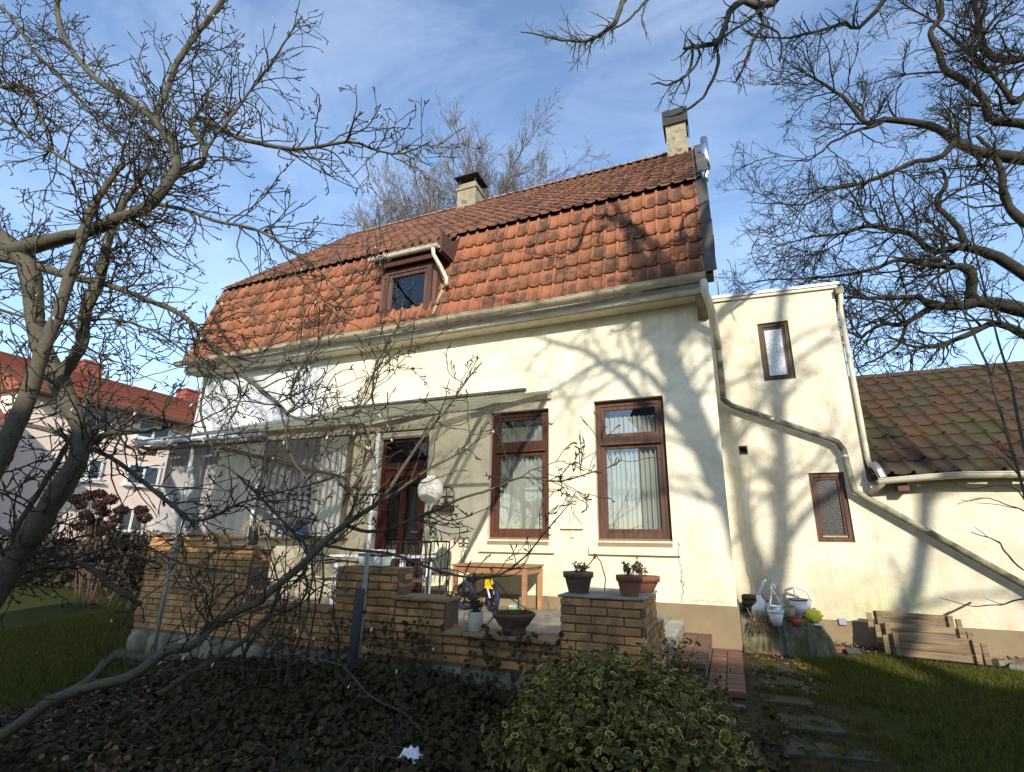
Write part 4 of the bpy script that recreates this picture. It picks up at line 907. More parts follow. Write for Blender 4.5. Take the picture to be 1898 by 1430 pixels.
# wall ornaments
p = thing('wall_planter', (-4.07, 0, 1.68), 'arched iron wall planter with crossbars fixed beside the door', 'wall planter')
mb = MB(); ar = [(-4.22, -.02, 1.68), (-4.22, -.02, 1.86)]+[(-4.08-.14*math.cos(t), -.02, 1.86+.13*math.sin(t)) for t in np.linspace(0, math.pi, 9)]+[(-3.94, -.02, 1.86), (-3.94, -.02, 1.68)]
mb.tube(ar, .008, 6); mb.tube([(-4.08, -.02, 1.68), (-4.08, -.02, 2.0)], .008, 6); mb.tube([(-4.22, -.02, 1.84), (-3.94, -.02, 1.84)], .008, 6)
for s in (-1, 1): mb.tube([(-4.08+s*.07+.05*math.cos(t), -.02, 1.78+.05*math.sin(t)) for t in np.linspace(0, 6.28, 12)[:-1]], .005, 5, closed=True)
mb.build('arch', 'rusty_iron', p)
MB().add([(-4.23, -.14, 1.70), (-3.93, -.14, 1.70), (-3.93, -.005, 1.70), (-4.23, -.005, 1.70), (-4.20, -.11, 1.60), (-3.96, -.11, 1.60), (-3.96, -.005, 1.60), (-4.20, -.005, 1.60)], [(0, 1, 5, 4), (1, 2, 6, 5), (3, 0, 4, 7), (4, 5, 6, 7), (2, 3, 7, 6)]).build('trough', 'rusty_iron', p)
MB().box(-4.21, -3.95, -.125, -.01, 1.68, 1.692).build('soil', 'soil', p)
def butterfly(x, z, m, label, nm='wall_ornament', s=1.0):
    p = thing(nm, (x, -.02, z), label, 'wall ornament'); mb = MB()
    for a, b, r in ((-.055, .06, .045), (.055, .06, .045), (-.045, .0, .03), (.045, .0, .03)):
        mb.tube([(x+s*(a+r*math.cos(t)), -.022, z+s*(b+r*math.sin(t))) for t in np.linspace(0, 6.28, 14)[:-1]], .0055, 5, closed=True)
    mb.build('wings', m, p)
    MB().tube([(x, -.022, z-.1*s), (x, -.022, z+.1*s)], .007, 6).tube([(x, -.025, z-.012), (x, -.025, z+.012)], .02*s, 8).build('body', m, p)
    return p
p = butterfly(-3.74, 1.12, 'rusty_iron', 'small dark iron butterfly ornament on the wall above the table')
MB().tube([(-3.77, -.02, 1.04), (-3.77, -.02, .89)], .005, 4).tube([(-3.71, -.02, 1.04), (-3.71, -.02, .89)], .005, 4).tube([(-3.80, -.06, .885), (-3.68, -.06, .885)], .006, 4).build('legs', 'rusty_iron', p)
p = butterfly(-2.04, 1.72, 'pale_metal', 'pale wire bird house ornament on the wall between the two windows', s=.9)
MB().tube([(-2.07, -.02, 1.63), (-2.07, -.02, 1.40)], .005, 4).tube([(-2.01, -.02, 1.63), (-2.01, -.02, 1.40)], .005, 4).tube([(-2.04, -.02, 1.60), (-1.88, -.02, 1.40)], .004, 4).build('stand', 'pale_metal', p)
MB().box(-2.20, -1.88, -.05, -.004, 1.355, 1.40).box(-2.06, -2.02, -.03, -.004, 1.24, 1.33).build('tray', 'stucco_cream', p)
# clay vent at the plinth
tag(MB().bev(-1.12, -.98, -.06, -.023, .36, .40, .004).build('vent_brick', 'clinker_red', None), 'small dark vent brick at the house plinth behind the pier', 'vent')
# ------------------------------------------------------------------ trees
def nrmz(a): return a/np.maximum(np.linalg.norm(a, axis=-1, keepdims=True), 1e-9)
def resample(pts, rad, n, wob, rng):
    """smooth a surveyed limb: Catmull-Rom through its points, n samples, a little waviness"""
    P = np.array([list(p) for p in pts]); R = np.array(rad, float); k = len(P)
    Pe = np.vstack([2*P[0]-P[1], P, 2*P[-1]-P[-2]]); t = np.linspace(0, k-1, n); i = np.minimum(t.astype(int), k-2); u = (t-i)[:, None]
    a, b, c, d = Pe[i], Pe[i+1], Pe[i+2], Pe[i+3]
    o = .5*(2*b+(c-a)*u+(2*a-5*b+4*c-d)*u**2+(3*b-a-3*c+d)*u**3)
    r = np.interp(t, np.arange(k), R)
    w_ = rng.randn(n, 3)*wob; w_ = (w_+np.roll(w_, 1, 0)+np.roll(w_, -1, 0))/3; w_[0] = 0
    return o+w_, r*(1+.06*rng.randn(n))
def grow(P, R, per_m, lens, ang, n, kink, trop, ratio, rcap, tip, rng, tmin=.1, tmax=1.0, persist=.0, shrink=.5, bud=False, zig=0.0):
    """side branches on every branch of the level (P: k,n,3  R: k,n)"""
    seg = np.linalg.norm(np.diff(P, axis=1), axis=2); L = seg.sum(1)
    cnt = rng.poisson(np.maximum(L*per_m, .01)); idx = np.repeat(np.arange(len(P)), cnt); m = len(idx)
    if m == 0: return np.zeros((0, n, 3)), np.zeros((0, n))
    t = tmin+(tmax-tmin)*rng.rand(m); npt = P.shape[1]; f = t*(npt-1); i = np.minimum(f.astype(int), npt-2); u = (f-i)[:, None]
    base = P[idx, i]*(1-u)+P[idx, i+1]*u; T = nrmz(P[idx, i+1]-P[idx, i]); rp = R[idx, i]*(1-u[:, 0])+R[idx, i+1]*u[:, 0]
    q = nrmz(np.cross(T, nrmz(rng.randn(m, 3)))); a = np.radians(ang[0]+(ang[1]-ang[0])*rng.rand(m))[:, None]
    d = nrmz(np.cos(a)*T+np.sin(a)*q+np.array(trop)*.6)
    ln = (lens[0]+(lens[1]-lens[0])*rng.rand(m)**1.3)*(1-shrink*t); st = (ln/(n-1))[:, None]
    out = np.zeros((m, n, 3)); out[:, 0] = base; z = nrmz(np.cross(d, rng.randn(m, 3)))
    for k in range(1, n):
        d = nrmz(d+rng.randn(m, 3)*kink+np.array(trop)*(.35/n)*k+(z*zig*(1 if k % 2 else -1)))
        out[:, k] = out[:, k-1]+d*st
    r0 = np.minimum(rp*ratio, rcap); s = np.linspace(0, 1, n)[None]
    r = np.maximum(r0[:, None]*(1-s)+tip*s, tip*.8)
    if bud: r[:, -2] = np.maximum(r[:, -2], tip)*1.9; r[:, -1] = tip*.3
    return out, r
def tubes(P, R, sides):
    k, n, _ = P.shape
    if k == 0: return np.zeros((0, 3)), np.zeros((0, 4), int)
    T = np.empty_like(P); T[:, 1:-1] = P[:, 2:]-P[:, :-2]; T[:, 0] = P[:, 1]-P[:, 0]; T[:, -1] = P[:, -1]-P[:, -2]; T = nrmz(T)
    mT = nrmz(T.mean(1)); ref = np.where(np.abs(mT[:, 2:3]) < .8, np.array([[0, 0, 1.]]), np.array([[1., 0, 0]]))[:, None]
    A = nrmz(np.cross(T, np.broadcast_to(ref, T.shape))); B = np.cross(T, A)
    an = 2*np.pi*np.arange(sides)/sides
    V = P[:, :, None]+R[:, :, None, None]*(A[:, :, None]*np.cos(an)[None, None, :, None]+B[:, :, None]*np.sin(an)[None, None, :, None])
    b = (np.arange(k)*n*sides)[:, None, None]+(np.arange(n-1)*sides)[None, :, None]; j = np.arange(sides)[None, None]; j2 = (j+1) % sides
    F = np.stack([b+j, b+j2, b+sides+j2, b+sides+j], -1).reshape(-1, 4)
    return V.reshape(-1, 3), F
def tube_obj(name, levels, material, parent, kind=None):
    VS, FS, o = [], [], 0
    for P, R, s in levels:
        v, f = tubes(P, R, s); VS.append(v); FS.append(f+o); o += len(v)
    return obj(name, mesh_np(name, np.vstack(VS), np.vstack(FS)), material, parent, kind, True)
def survey(data, n, wob, rng, rscale=1.0):
    """limbs noted as (x, y, width) in the photograph with the depth at their two ends"""
    Ps, Rs = [], []
    for Y0, Y1, pts in data:
        k = len(pts); W_ = []; rr = []
        for i, q in enumerate(pts):
            p = at(q[0], q[1], Y0+(Y1-Y0)*i/(k-1)); W_.append(p); rr.append(q[2]*.5*pxsize(p)*rscale)
        a, b = resample(W_, rr, n, wob, rng); Ps.append(a); Rs.append(b)
    return np.array(Ps), np.array(Rs)
# --- magnolia in the left foreground
rng = np.random.RandomState(5)
MAG = [
 (-4.9, -4.7, [(-120, 1330, 64), (-60, 1200, 60), (-15, 1105, 58), (20, 1048, 56), (70, 972, 54), (115, 900, 50), (145, 845, 46), (152, 800, 44), (130, 750, 44), (100, 690, 50)]),
 (-4.7, -4.8, [(100, 695, 46), (72, 625, 42), (62, 560, 40), (56, 500, 40), (26, 462, 44), (-30, 415, 46), (-90, 350, 40)]),
 (-5.1, -4.8, [(-90, 1050, 46), (-40, 940, 44), (0, 850, 42), (32, 775, 40), (62, 700, 38), (85, 640, 30), (110, 570, 26), (140, 480, 24), (165, 400, 20), (192, 350, 14), (230, 300, 8)]),
 (-4.7, -4.4, [(112, 700, 30), (150, 640, 28), (160, 575, 26), (185, 520, 24), (200, 445, 20), (225, 380, 16), (262, 330, 10), (290, 270, 6)]),
 (-4.8, -4.4, [(26, 464, 42), (100, 445, 34), (160, 430, 31), (215, 408, 30), (270, 385, 29), (300, 355, 27), (318, 325, 25), (328, 300, 23), (322, 268, 22), (300, 238, 21), (272, 205, 20), (230, 180, 17), (190, 155, 15), (160, 128, 13), (130, 88, 12), (110, 45, 11), (100, -30, 10)]),
 (-4.5, -4.3, [(290, 210, 15), (310, 165, 14), (330, 112, 14), (360, 70, 13), (400, 15, 12), (440, -50, 10)]),
 (-4.5, -4.1, [(325, 318, 18), (350, 312, 16), (372, 305, 15), (381, 280, 15), (364, 250, 15), (355, 228, 15), (366, 217, 14), (395, 230, 13), (430, 250, 12), (470, 262, 11), (540, 276, 9), (600, 268, 8), (655, 262, 7), (700, 278, 6), (745, 284, 5), (800, 262, 3)]),
 (-4.5, -4.2, [(372, 302, 9), (392, 258, 8), (415, 232, 8), (440, 200, 7), (470, 160, 6), (500, 122, 5), (525, 80, 5), (560, 30, 4)]),
 (-4.5, -4.0, [(290, 378, 12), (345, 390, 9), (400, 408, 8), (460, 420, 7), (510, 445, 7), (540, 468, 6), (580, 490, 5), (620, 530, 4), (650, 570, 3)]),
 (-4.9, -3.9, [(-40, 468, 30), (0, 476, 26), (60, 492, 22), (130, 512, 19), (200, 527, 15), (272, 556, 14), (332, 581, 13), (367, 612, 12), (402, 651, 12), (454, 700, 11), (507, 742, 10), (536, 772, 9)]),
 (-3.95, -3.7, [(530, 765, 8), (546, 752, 7), (540, 730, 6), (558, 682, 6), (594, 625, 5), (612, 580, 5), (650, 545, 4), (690, 498, 3)]),
 (-3.95, -3.7, [(536, 770, 7), (575, 778, 6), (620, 774, 5), (660, 764, 5), (690, 730, 4), (702, 690, 3), (730, 660, 2)]),
 (-3.95, -3.8, [(534, 774, 6), (530, 810, 5), (540, 845, 5), (565, 880, 4), (600, 900, 3)]),
 (-4.7, -4.6, [(155, 832, 17), (190, 808, 15), (230, 800, 14), (280, 797, 13), (318, 790, 11)]),
 (-4.6, -4.1, [(-60, 795, 13), (0, 787, 12), (45, 787, 12), (105, 801, 12), (161, 826, 12), (210, 850, 11), (252, 882, 11), (297, 917, 11), (329, 941, 11), (346, 962, 10), (385, 959, 8), (437, 934, 6), (480, 925, 5), (530, 910, 4), (600, 890, 4), (640, 870, 3), (668, 845, 2)]),
 (-4.3, -4.0, [(385, 700, 5), (372, 760, 6), (400, 840, 6), (440, 880, 6), (480, 920, 7), (520, 960, 7), (560, 1000, 8), (575, 1035, 9)]),
 (-4.9, -3.6, [(-60, 1400, 34), (0, 1368, 28), (60, 1324, 27), (100, 1296, 27), (160, 1276, 26), (240, 1254, 25), (272, 1232, 28), (312, 1204, 26), (360, 1196, 25), (380, 1172, 22), (420, 1140, 20), (473, 1120, 19), (521, 1080, 18), (561, 1044, 18), (601, 1004, 17), (641, 970, 16), (675, 948, 13), (702, 930, 12), (718, 911, 10), (757, 852, 9), (797, 794, 7), (828, 758, 6), (859, 711, 5), (892, 672, 3)]),
 (-4.7, -4.4, [(120, 1285, 20), (148, 1272, 22), (172, 1256, 23), (200, 1224, 24), (224, 1212, 24), (256, 1218, 22), (290, 1218, 20), (315, 1204, 16)]),
 (-4.4, -3.9, [(285, 1290, 16), (304, 1280, 16), (360, 1244, 14), (400, 1220, 13), (452, 1188, 13), (480, 1156, 12), (505, 1128, 11), (522, 1080, 9)]),
 (-3.8, -3.5, [(702, 930, 9), (740, 908, 8), (797, 868, 6), (840, 845, 5), (880, 820, 4), (905, 785, 3), (925, 760, 2)]),
 (-3.9, -3.5, [(645, 975, 10), (690, 985, 9), (738, 974, 8), (793, 950, 8), (859, 923, 7), (914, 903, 6), (965, 884, 5), (1032, 893, 4), (1106, 872, 4), (1153, 850, 3)]),
 (-3.9, -3.6, [(600, 1010, 8), (650, 1018, 7), (718, 1025, 7), (780, 1045, 6), (836, 1064, 6), (910, 1072, 5), (973, 1032, 4), (1016, 978, 4), (1060, 928, 2)]),
 (-3.9, -3.6, [(640, 965, 9), (662, 920, 8), (680, 825, 7), (692, 760, 6), (690, 720, 5), (700, 670, 5), (735, 610, 4), (745, 560, 2)]),
 (-4.0, -3.7, [(560, 1045, 9), (570, 1090, 7), (555, 1130, 6), (570, 1170, 6), (590, 1215, 5), (640, 1240, 4), (690, 1290, 4), (760, 1330, 3), (820, 1400, 2)]),
 (-4.6, -4.2, [(-40, 1100, 9), (0, 1082, 8), (60, 1065, 8), (130, 1048, 7), (200, 1034, 6), (250, 1030, 5), (300, 1050, 4)]),
 (-4.6, -4.1, [(-30, 1010, 8), (30, 1030, 7), (110, 1052, 7), (180, 1030, 6), (240, 1000, 5), (330, 1040, 5), (420, 1058, 4), (520, 1075, 3)]),
 (-4.7, -4.2, [(-40, 960, 12), (60, 1010, 11), (160, 1050, 14), (200, 1080, 14), (240, 1105, 14), (262, 1120, 12)]),
 (-4.7, -4.5, [(20, 995, 14), (60, 930, 13), (110, 850, 12), (150, 770, 10), (175, 700, 8)]),
 (-4.9, -4.5, [(-60, 60, 20), (-20, 95, 14), (0, 158, 10), (50, 160, 8), (70, 210, 7), (95, 260, 6), (80, 300, 4)]),
 (-4.8, -4.3, [(-40, -20, 9), (20, 30, 8), (60, 90, 7), (110, 140, 6), (160, 200, 6), (200, 240, 5), (240, 290, 3)]),
 (-4.8, -4.3, [(-40, 200, 9), (20, 230, 8), (80, 270, 7), (140, 310, 7), (190, 350, 6), (230, 420, 5), (280, 470, 4)]),
 (-4.8, -4.2, [(-40, 560, 8), (40, 585, 7), (120, 600, 7), (200, 590, 6), (280, 610, 5), (340, 650, 5), (400, 700, 4), (430, 760, 3)]),
]
mag = thing('magnolia_tree', at(-120, 1330, -4.9), 'bare grey branched magnolia tree with fuzzy buds spreading before the terrace', 'tree')
P0, R0 = survey(MAG, 34, .006, rng, .72)
small = R0.mean(1) < .03
low = np.arange(len(P0)); low = (low >= 14) & (low <= 27)
Pa, Ra = grow(P0[~low], R0[~low], 12.5, (.35, 1.10), (30, 75), 13, .15, (.02, 0, .12), .5, .0080, .0036, rng, .12, zig=.11, shrink=.35)
Pc, Rc = grow(P0[low], R0[low], 5.2, (.3, .8), (30, 70), 13, .17, (.04, 0, .16), .5, .007, .0028, rng, .2, zig=.11, shrink=.35)
P1, R1 = np.vstack([Pa, Pc]), np.vstack([Ra, Rc])
P2, R2 = grow(P1, R1, 6.8, (.12, .42), (30, 70), 7, .2, (0, 0, .14), .75, .0050, .0032, rng, .2, zig=.16, bud=True)
P2b, R2b = grow(P0[small], R0[small], 7, (.06, .28), (35, 80), 6, .2, (0, 0, .15), .6, .005, .0026, rng, .1, bud=True, zig=.1)
P3, R3 = grow(P2, R2, 9, (.025, .10), (35, 70), 4, .2, (0, 0, .2), .9, .0042, .0032, rng, .35, bud=True)
tube_obj('trunk', [(P0, R0, 10)], 'bark_magnolia', mag)
tube_obj('crown', [(P1, R1, 6), (P2, R2, 5), (P2b, R2b, 5), (P3, R3, 4)], 'twig_magnolia', mag)
tips = np.vstack([P2[:, -1], P2b[:, -1]]); sel = tips[(rng.rand(len(tips)) < .10)]
mb = MB()
for t in sel:
    a = Vector(t); d = Vector((R_.uniform(-.5, .5), R_.uniform(-.5, .5), 1)).normalized(); mb.tube([a, a+d*.008, a+d*.02, a+d*.03], [.004, .007, .006, .001], 5)
mb.build('buds', 'bud_white', mag, kind='stuff', smooth=True)
# --- oak behind the outbuilding
rng = np.random.RandomState(21)
OAK = [
 (7.0, 7.0, [(2120, 1330, 120), (2085, 1000, 112), (2060, 760, 105), (2040, 560, 98), (2010, 380, 84), (1990, 200, 66), (1960, 40, 50), (1940, -150, 36), (1930, -320, 22)]),
 (7.0, 6.0, [(2040, 330, 50), (1960, 300, 42), (1875, 289, 34), (1822, 284, 28), (1763, 259, 24), (1714, 230, 20), (1640, 220, 16), (1606, 225, 13), (1567, 186, 11), (1543, 166, 9), (1503, 142, 6), (1464, 117, 3)]),
 (6.3, 5.6, [(1640, 222, 11), (1590, 240, 9), (1543, 264, 7), (1503, 294, 5), (1450, 300, 3)]),
 (7.0, 6.4, [(2010, 290, 44), (1950, 250, 36), (1898, 230, 28), (1836, 222, 24), (1820, 181, 22), (1790, 150, 20), (1753, 132, 18), (1733, 93, 16), (1724, 59, 15), (1743, 29, 13), (1738, -40, 10)]),
 (6.6, 5.8, [(1770, 262, 18), (1740, 290, 16), (1690, 300, 14), (1631, 328, 12), (1582, 343, 10), (1543, 352, 8), (1494, 377, 6), (1445, 377, 4), (1385, 372, 2)]),
 (7.0, 5.8, [(2050, 600, 60), (1980, 555, 48), (1898, 509, 36), (1856, 480, 30), (1822, 465, 26), (1773, 458, 22), (1729, 465, 18), (1690, 436, 16), (1655, 426, 14), (1606, 416, 12), (1562, 431, 9), (1510, 440, 6), (1464, 450, 4), (1410, 470, 2)]),
 (7.0, 5.6, [(2060, 640, 62), (1980, 605, 54), (1898, 577, 44), (1836, 563, 38), (1800, 556, 32), (1803, 519, 26), (1792, 494, 22), (1738, 494, 16), (1665, 480, 13), (1631, 494, 11), (1567, 509, 9), (1494, 514, 6), (1420, 519, 4), (1365, 530, 2)]),
 (6.4, 5.8, [(1810, 560, 30), (1738, 568, 22), (1709, 553, 17), (1660, 552, 14), (1616, 551, 11), (1562, 551, 9), (1510, 545, 6)]),
 (6.4, 6.0, [(1730, 567, 18), (1690, 592, 16), (1670, 602, 15), (1631, 602, 11), (1592, 624, 9), (1570, 612, 6)]),
 (6.4, 6.2, [(1682, 600, 10), (1672, 625, 9), (1660, 646, 8), (1625, 665, 6), (1600, 680, 4)]),
 (6.6, 6.3, [(1790, 458, 20), (1782, 426, 19), (1748, 392, 16), (1738, 367, 15), (1755, 340, 11), (1740, 310, 7)]),
 (7.2, 6.6, [(2000, 500, 36), (1930, 440, 30), (1875, 382, 24), (1858, 340, 20), (1846, 290, 14), (1810, 250, 9)]),
 (7.4, 6.8, [(2000, 160, 30), (1930, 110, 26), (1870, 110, 22), (1827, 98, 18), (1815, 39, 14), (1800, -30, 8)]),
 (7.0, 6.2, [(2050, 690, 36), (1960, 650, 30), (1898, 620, 26), (1840, 600, 20), (1790, 620, 16), (1740, 640, 11), (1690, 640, 7), (1640, 620, 4)]),
 (7.4, 7.0, [(2000, 110, 30), (1950, 20, 24), (1890, -40, 18), (1820, -90, 10)]),
 (7.4, 6.6, [(1990, 190, 30), (1930, 160, 24), (1880, 190, 18), (1850, 150, 12), (1790, 90, 8), (1700, 20, 5), (1640, -20, 3)]),
]
oak = thing('oak_tree', at(2120, 1330, 7.0), 'large bare oak with dark crooked limbs rising behind the outbuilding roof', 'tree')
P0, R0 = survey(OAK, 30, .03, rng, .62)
Pb, Rb = P0[1:], R0[1:]
P1, R1 = grow(Pb, Rb, 3.2, (1.0, 2.8), (25, 70), 12, .20, (-.05, 0, .06), .5, .032, .009, rng, .2, shrink=.3)
P2, R2 = grow(P1, R1, 4.0, (.45, 1.4), (25, 65), 9, .20, (-.05, 0, .08), .7, .017, .0075, rng, .12)
P3, R3 = grow(P2, R2, 5.5, (.25, .75), (25, 60), 6, .18, (-.03, 0, .1), .8, .010, .0055, rng, .1)
P4, R4 = grow(P3, R3, 4.0, (.10, .34), (30, 60), 4, .18, (0, 0, .1), .9, .008, .0055, rng, .2)
tube_obj('trunk', [(P0, R0, 10)], 'bark_oak', oak)
tube_obj('crown', [(P1, R1, 6), (P2, R2, 5), (P3, R3, 3), (P4, R4, 3)], 'bark_oak', oak)
# --- bare trees beyond the ridge
def fan_tree(xpx, ytop, Y, half, seed, label, material='bark_beech', gy=1010, dens=1.0):
    rng = np.random.RandomState(seed); base = at(xpx, gy, Y); base.z = -.1; top = at(xpx, ytop, Y); H = top.z; Wd = (at(xpx+half, ytop, Y)-top).length
    tr = thing('beech_tree', base, label, 'tree', 'bare trees beyond the ridge')
    t0, r0 = resample([base, base+Vector((.1, 0, H*.3)), base+Vector((-.1, .1, H*.55)), base+Vector((.1, 0, H*.78)), base+Vector((0, 0, H*.97))], [.26, .22, .16, .09, .02], 20, .06, rng)
    P0, R0 = t0[None], r0[None]
    P1, R1 = grow(P0, R0, 3.4*dens, (Wd*1.2, Wd*2.3), (35, 68), 14, .08, (0, 0, .14), .6, .09, .014, rng, .45, .99, shrink=.30)
    P2, R2 = grow(P1, R1, 2.6*dens, (.8, 2.4), (22, 50), 9, .09, (0, 0, .25), .6, .035, .011, rng, .12)
    P3, R3 = grow(P2, R2, 4.0*dens, (.5, 1.4), (20, 48), 6, .09, (0, 0, .22), .7, .018, .0095, rng, .12)
    P4, R4 = grow(P3, R3, 2.8*dens, (.2, .6), (20, 45), 4, .12, (0, 0, .3), .9, .012, .009, rng, .2)
    tube_obj('trunk', [(P0, R0, 10)], material, tr); tube_obj('crown', [(P1, R1, 5), (P2, R2, 4), (P3, R3, 3), (P4, R4, 3)], material, tr)
fan_tree(890, 365, 17, 125, 31, 'broad bare pale twigged tree behind the second chimney')
fan_tree(765, 415, 19, 105, 32, 'bare tree with fine upright twigs behind the roof left of the second chimney')
fan_tree(672, 445, 20, 85, 33, 'low bare tree behind the end of the roof ridge farthest from the extension')
fan_tree(1062, 350, 21, 60, 34, 'slender bare tree showing its top between the two chimneys', dens=.75)
# --- old tree on the garden side whose limbs hang over the lawn and whose shadow falls on the walls
rng = np.random.RandomState(41)
def shadow_limb(dists, pts):
    """limb of the garden tree given by where its shadow lies on the walls (X, Z) and how far up-sun it stands"""
    Q, r = [], []
    for i, (x, z, wdt) in enumerate(pts):
        dd_ = dists[0]+(dists[1]-dists[0])*i/(len(pts)-1); Q.append(Vector((x+.47*dd_, -dd_, z+.50*dd_))); r.append(wdt*.5)
    return resample(Q, r, 30, .02, rng)
GT = [
 ((11.0, 11.0), [(1.05, -5.6, .62), (1.0, -4, .56), (.95, -2.4, .52), (.85, -.8, .48), (.80, .7, .46), (.76, .95, .44)]),
 ((11.0, 10.6), [(.78, .85, .30), (.70, 1.35, .26), (.62, 1.9, .24), (.60, 2.5, .22), (.52, 3.4, .21), (.45, 4.2, .18), (.40, 5.2, .14), (.2, 6.4, .09), (.1, 8, .04)]),
 ((11.0, 11.2), [(.80, .85, .26), (1.00, 1.4, .22), (1.12, 2.1, .20), (1.22, 3.0, .18), (1.30, 4.2, .16), (1.5, 5.4, .12), (1.7, 7.0, .06)]),
 ((10.8, 9.0), [(.92, -1.6, .36), (.60, -.3, .34), (.15, 1.2, .33), (-.12, 2.1, .32), (-.38, 3.1, .30), (-.66, 3.9, .27), (-.85, 4.5, .24), (-1.05, 5.6, .16), (-1.3, 7.2, .08)]),
 ((10.0, 8.6), [(.0, 1.9, .16), (-.5, 2.7, .13), (-1.1, 3.3, .11), (-1.7, 3.9, .09), (-2.5, 4.3, .06), (-3.4, 4.8, .03)]),
 ((9.8, 8.8), [(-.25, 2.6, .12), (-.9, 3.5, .10), (-1.5, 3.75, .09), (-2.1, 3.5, .06), (-2.8, 3.2, .03)]),
 ((11.2, 12.5), [(1.0, -1.0, .28), (1.8, .2, .24), (2.4, 1.0, .20), (2.7, 1.9, .16), (2.9, 3, .10), (3.2, 4.4, .05)]),
 ((11.0, 10.0), [(1.05, 1.6, .12), (1.6, 2.2, .10), (2.1, 2.5, .07), (2.6, 2.9, .04)]),
 ((10.6, 9.6), [(.55, 3.0, .10), (.1, 3.7, .08), (-.3, 4.4, .06), (-.9, 4.9, .03)]),
]
Pg, Rg = zip(*[shadow_limb(a, b) for a, b in GT]); Pg, Rg = np.array(Pg), np.array(Rg)
# the limbs that reach over the camera and hang into view
HANG = [
 (-9.4, -2.6, [(3.9, -9.4, 8.6, .12), (3.2, -7.0, 8.9, .10), (2.4, -4.6, 8.4, .075)], [(1480, -60, 15), (1370, 5, 12), (1345, 45, 11), (1330, 78, 10), (1300, 85, 8), (1265, 90, 5)]),
 (-9.2, -2.6, [(3.9, -9.4, 8.7, .10), (2.6, -7.2, 9.0, .08), (1.2, -5.0, 8.6, .06)], [(1180, -70, 11), (1150, 8, 10), (1138, 40, 9), (1120, 58, 8), (1098, 72, 7), (1085, 76, 6), (1060, 74, 5), (1020, 70, 4), (965, 60, 2)]),
 (-9.2, -2.4, [(4.0, -9.4, 8.7, .11), (3.6, -7.0, 9.0, .09), (3.2, -4.8, 8.6, .065)], [(1440, -70, 10), (1400, 6, 8), (1413, 42, 7), (1396, 75, 6), (1385, 105, 5), (1376, 130, 3), (1362, 155, 2)]),
 (-9.2, -2.4, [(4.0, -9.4, 8.7, .10), (4.2, -7.0, 8.9, .08), (4.0, -4.8, 8.3, .06)], [(1660, -30, 8), (1560, 40, 6), (1500, 62, 5), (1450, 70, 3), (1400, 70, 2)]),
]
Hp, Hr = [], []
for a, b, free, seen in HANG:
    Q = [Vector(q[:3]) for q in free]+[at(x, y, b) for x, y, _ in seen]; r = [q[3] for q in free]+[v*.5*pxsize(at(x, y, b)) for x, y, v in seen]
    p_, r_ = resample(Q, r, 30, .012, rng); Hp.append(p_); Hr.append(r_)
for seen in ([(1328, 84, 7), (1330, 115, 6), (1320, 150, 6), (1305, 175, 5), (1280, 198, 5), (1255, 213, 4), (1230, 217, 2)], [(1282, 84, 6), (1283, 108, 5), (1278, 130, 5), (1262, 146, 5), (1245, 155, 4), (1222, 156, 3), (1205, 154, 2)], [(1292, 86, 5), (1296, 105, 4), (1285, 128, 4), (1268, 142, 4), (1255, 165, 3), (1240, 178, 2)], [(1320, 76, 5), (1360, 55, 4), (1390, 35, 4), (1420, 5, 3), (1440, -30, 3)], [(1412, 42, 5), (1440, 60, 4), (1450, 80, 3), (1445, 110, 2)], [(1220, -20, 6), (1190, 10, 5), (1165, 36, 4), (1140, 52, 3), (1130, 56, 2)], [(1205, -20, 5), (1196, 10, 4), (1190, 40, 3), (1200, 62, 2)]):
    p_, r_ = resample([at(x, y, -2.5) for x, y, _ in seen], [v*.5*pxsize(at(x, y, -2.5)) for x, y, v in seen], 30, .008, rng); Hp.append(p_); Hr.append(r_)
Hp, Hr = np.array(Hp), np.array(Hr)
gt = thing('garden_tree', Pg[0][0], 'bare tree with long crooked limbs reaching over the lawn towards the chimney', 'tree')
tube_obj('trunk', [(Pg, Rg, 10)], 'bark_oak', gt)
P1, R1 = grow(Pg[1:], Rg[1:], 3.0, (.7, 2.6), (25, 65), 10, .16, (0, 0, .1), .5, .04, .008, rng, .25)
P2, R2 = grow(P1, R1, 2.6, (.4, 1.2), (25, 60), 7, .16, (0, 0, .1), .7, .018, .007, rng, .2)
H1, G1 = grow(Hp, Hr, 4.5, (.15, .65), (30, 75), 8, .2, (0, 0, -.12), .55, .008, .003, rng, .4)
H2, G2 = grow(H1, G1, 6, (.05, .22), (30, 65), 5, .2, (0, 0, -.1), .8, .005, .0026, rng, .2)
keep = P1[:, :, 1].max(1) < -6.2; keep2 = P2[:, :, 1].max(1) < -6.2
tube_obj('crown', [(P1[keep], R1[keep], 5), (P2[keep2], R2[keep2], 4), (Hp, Hr, 7), (H1, G1, 4), (H2, G2, 4)], 'bark_pale', gt)
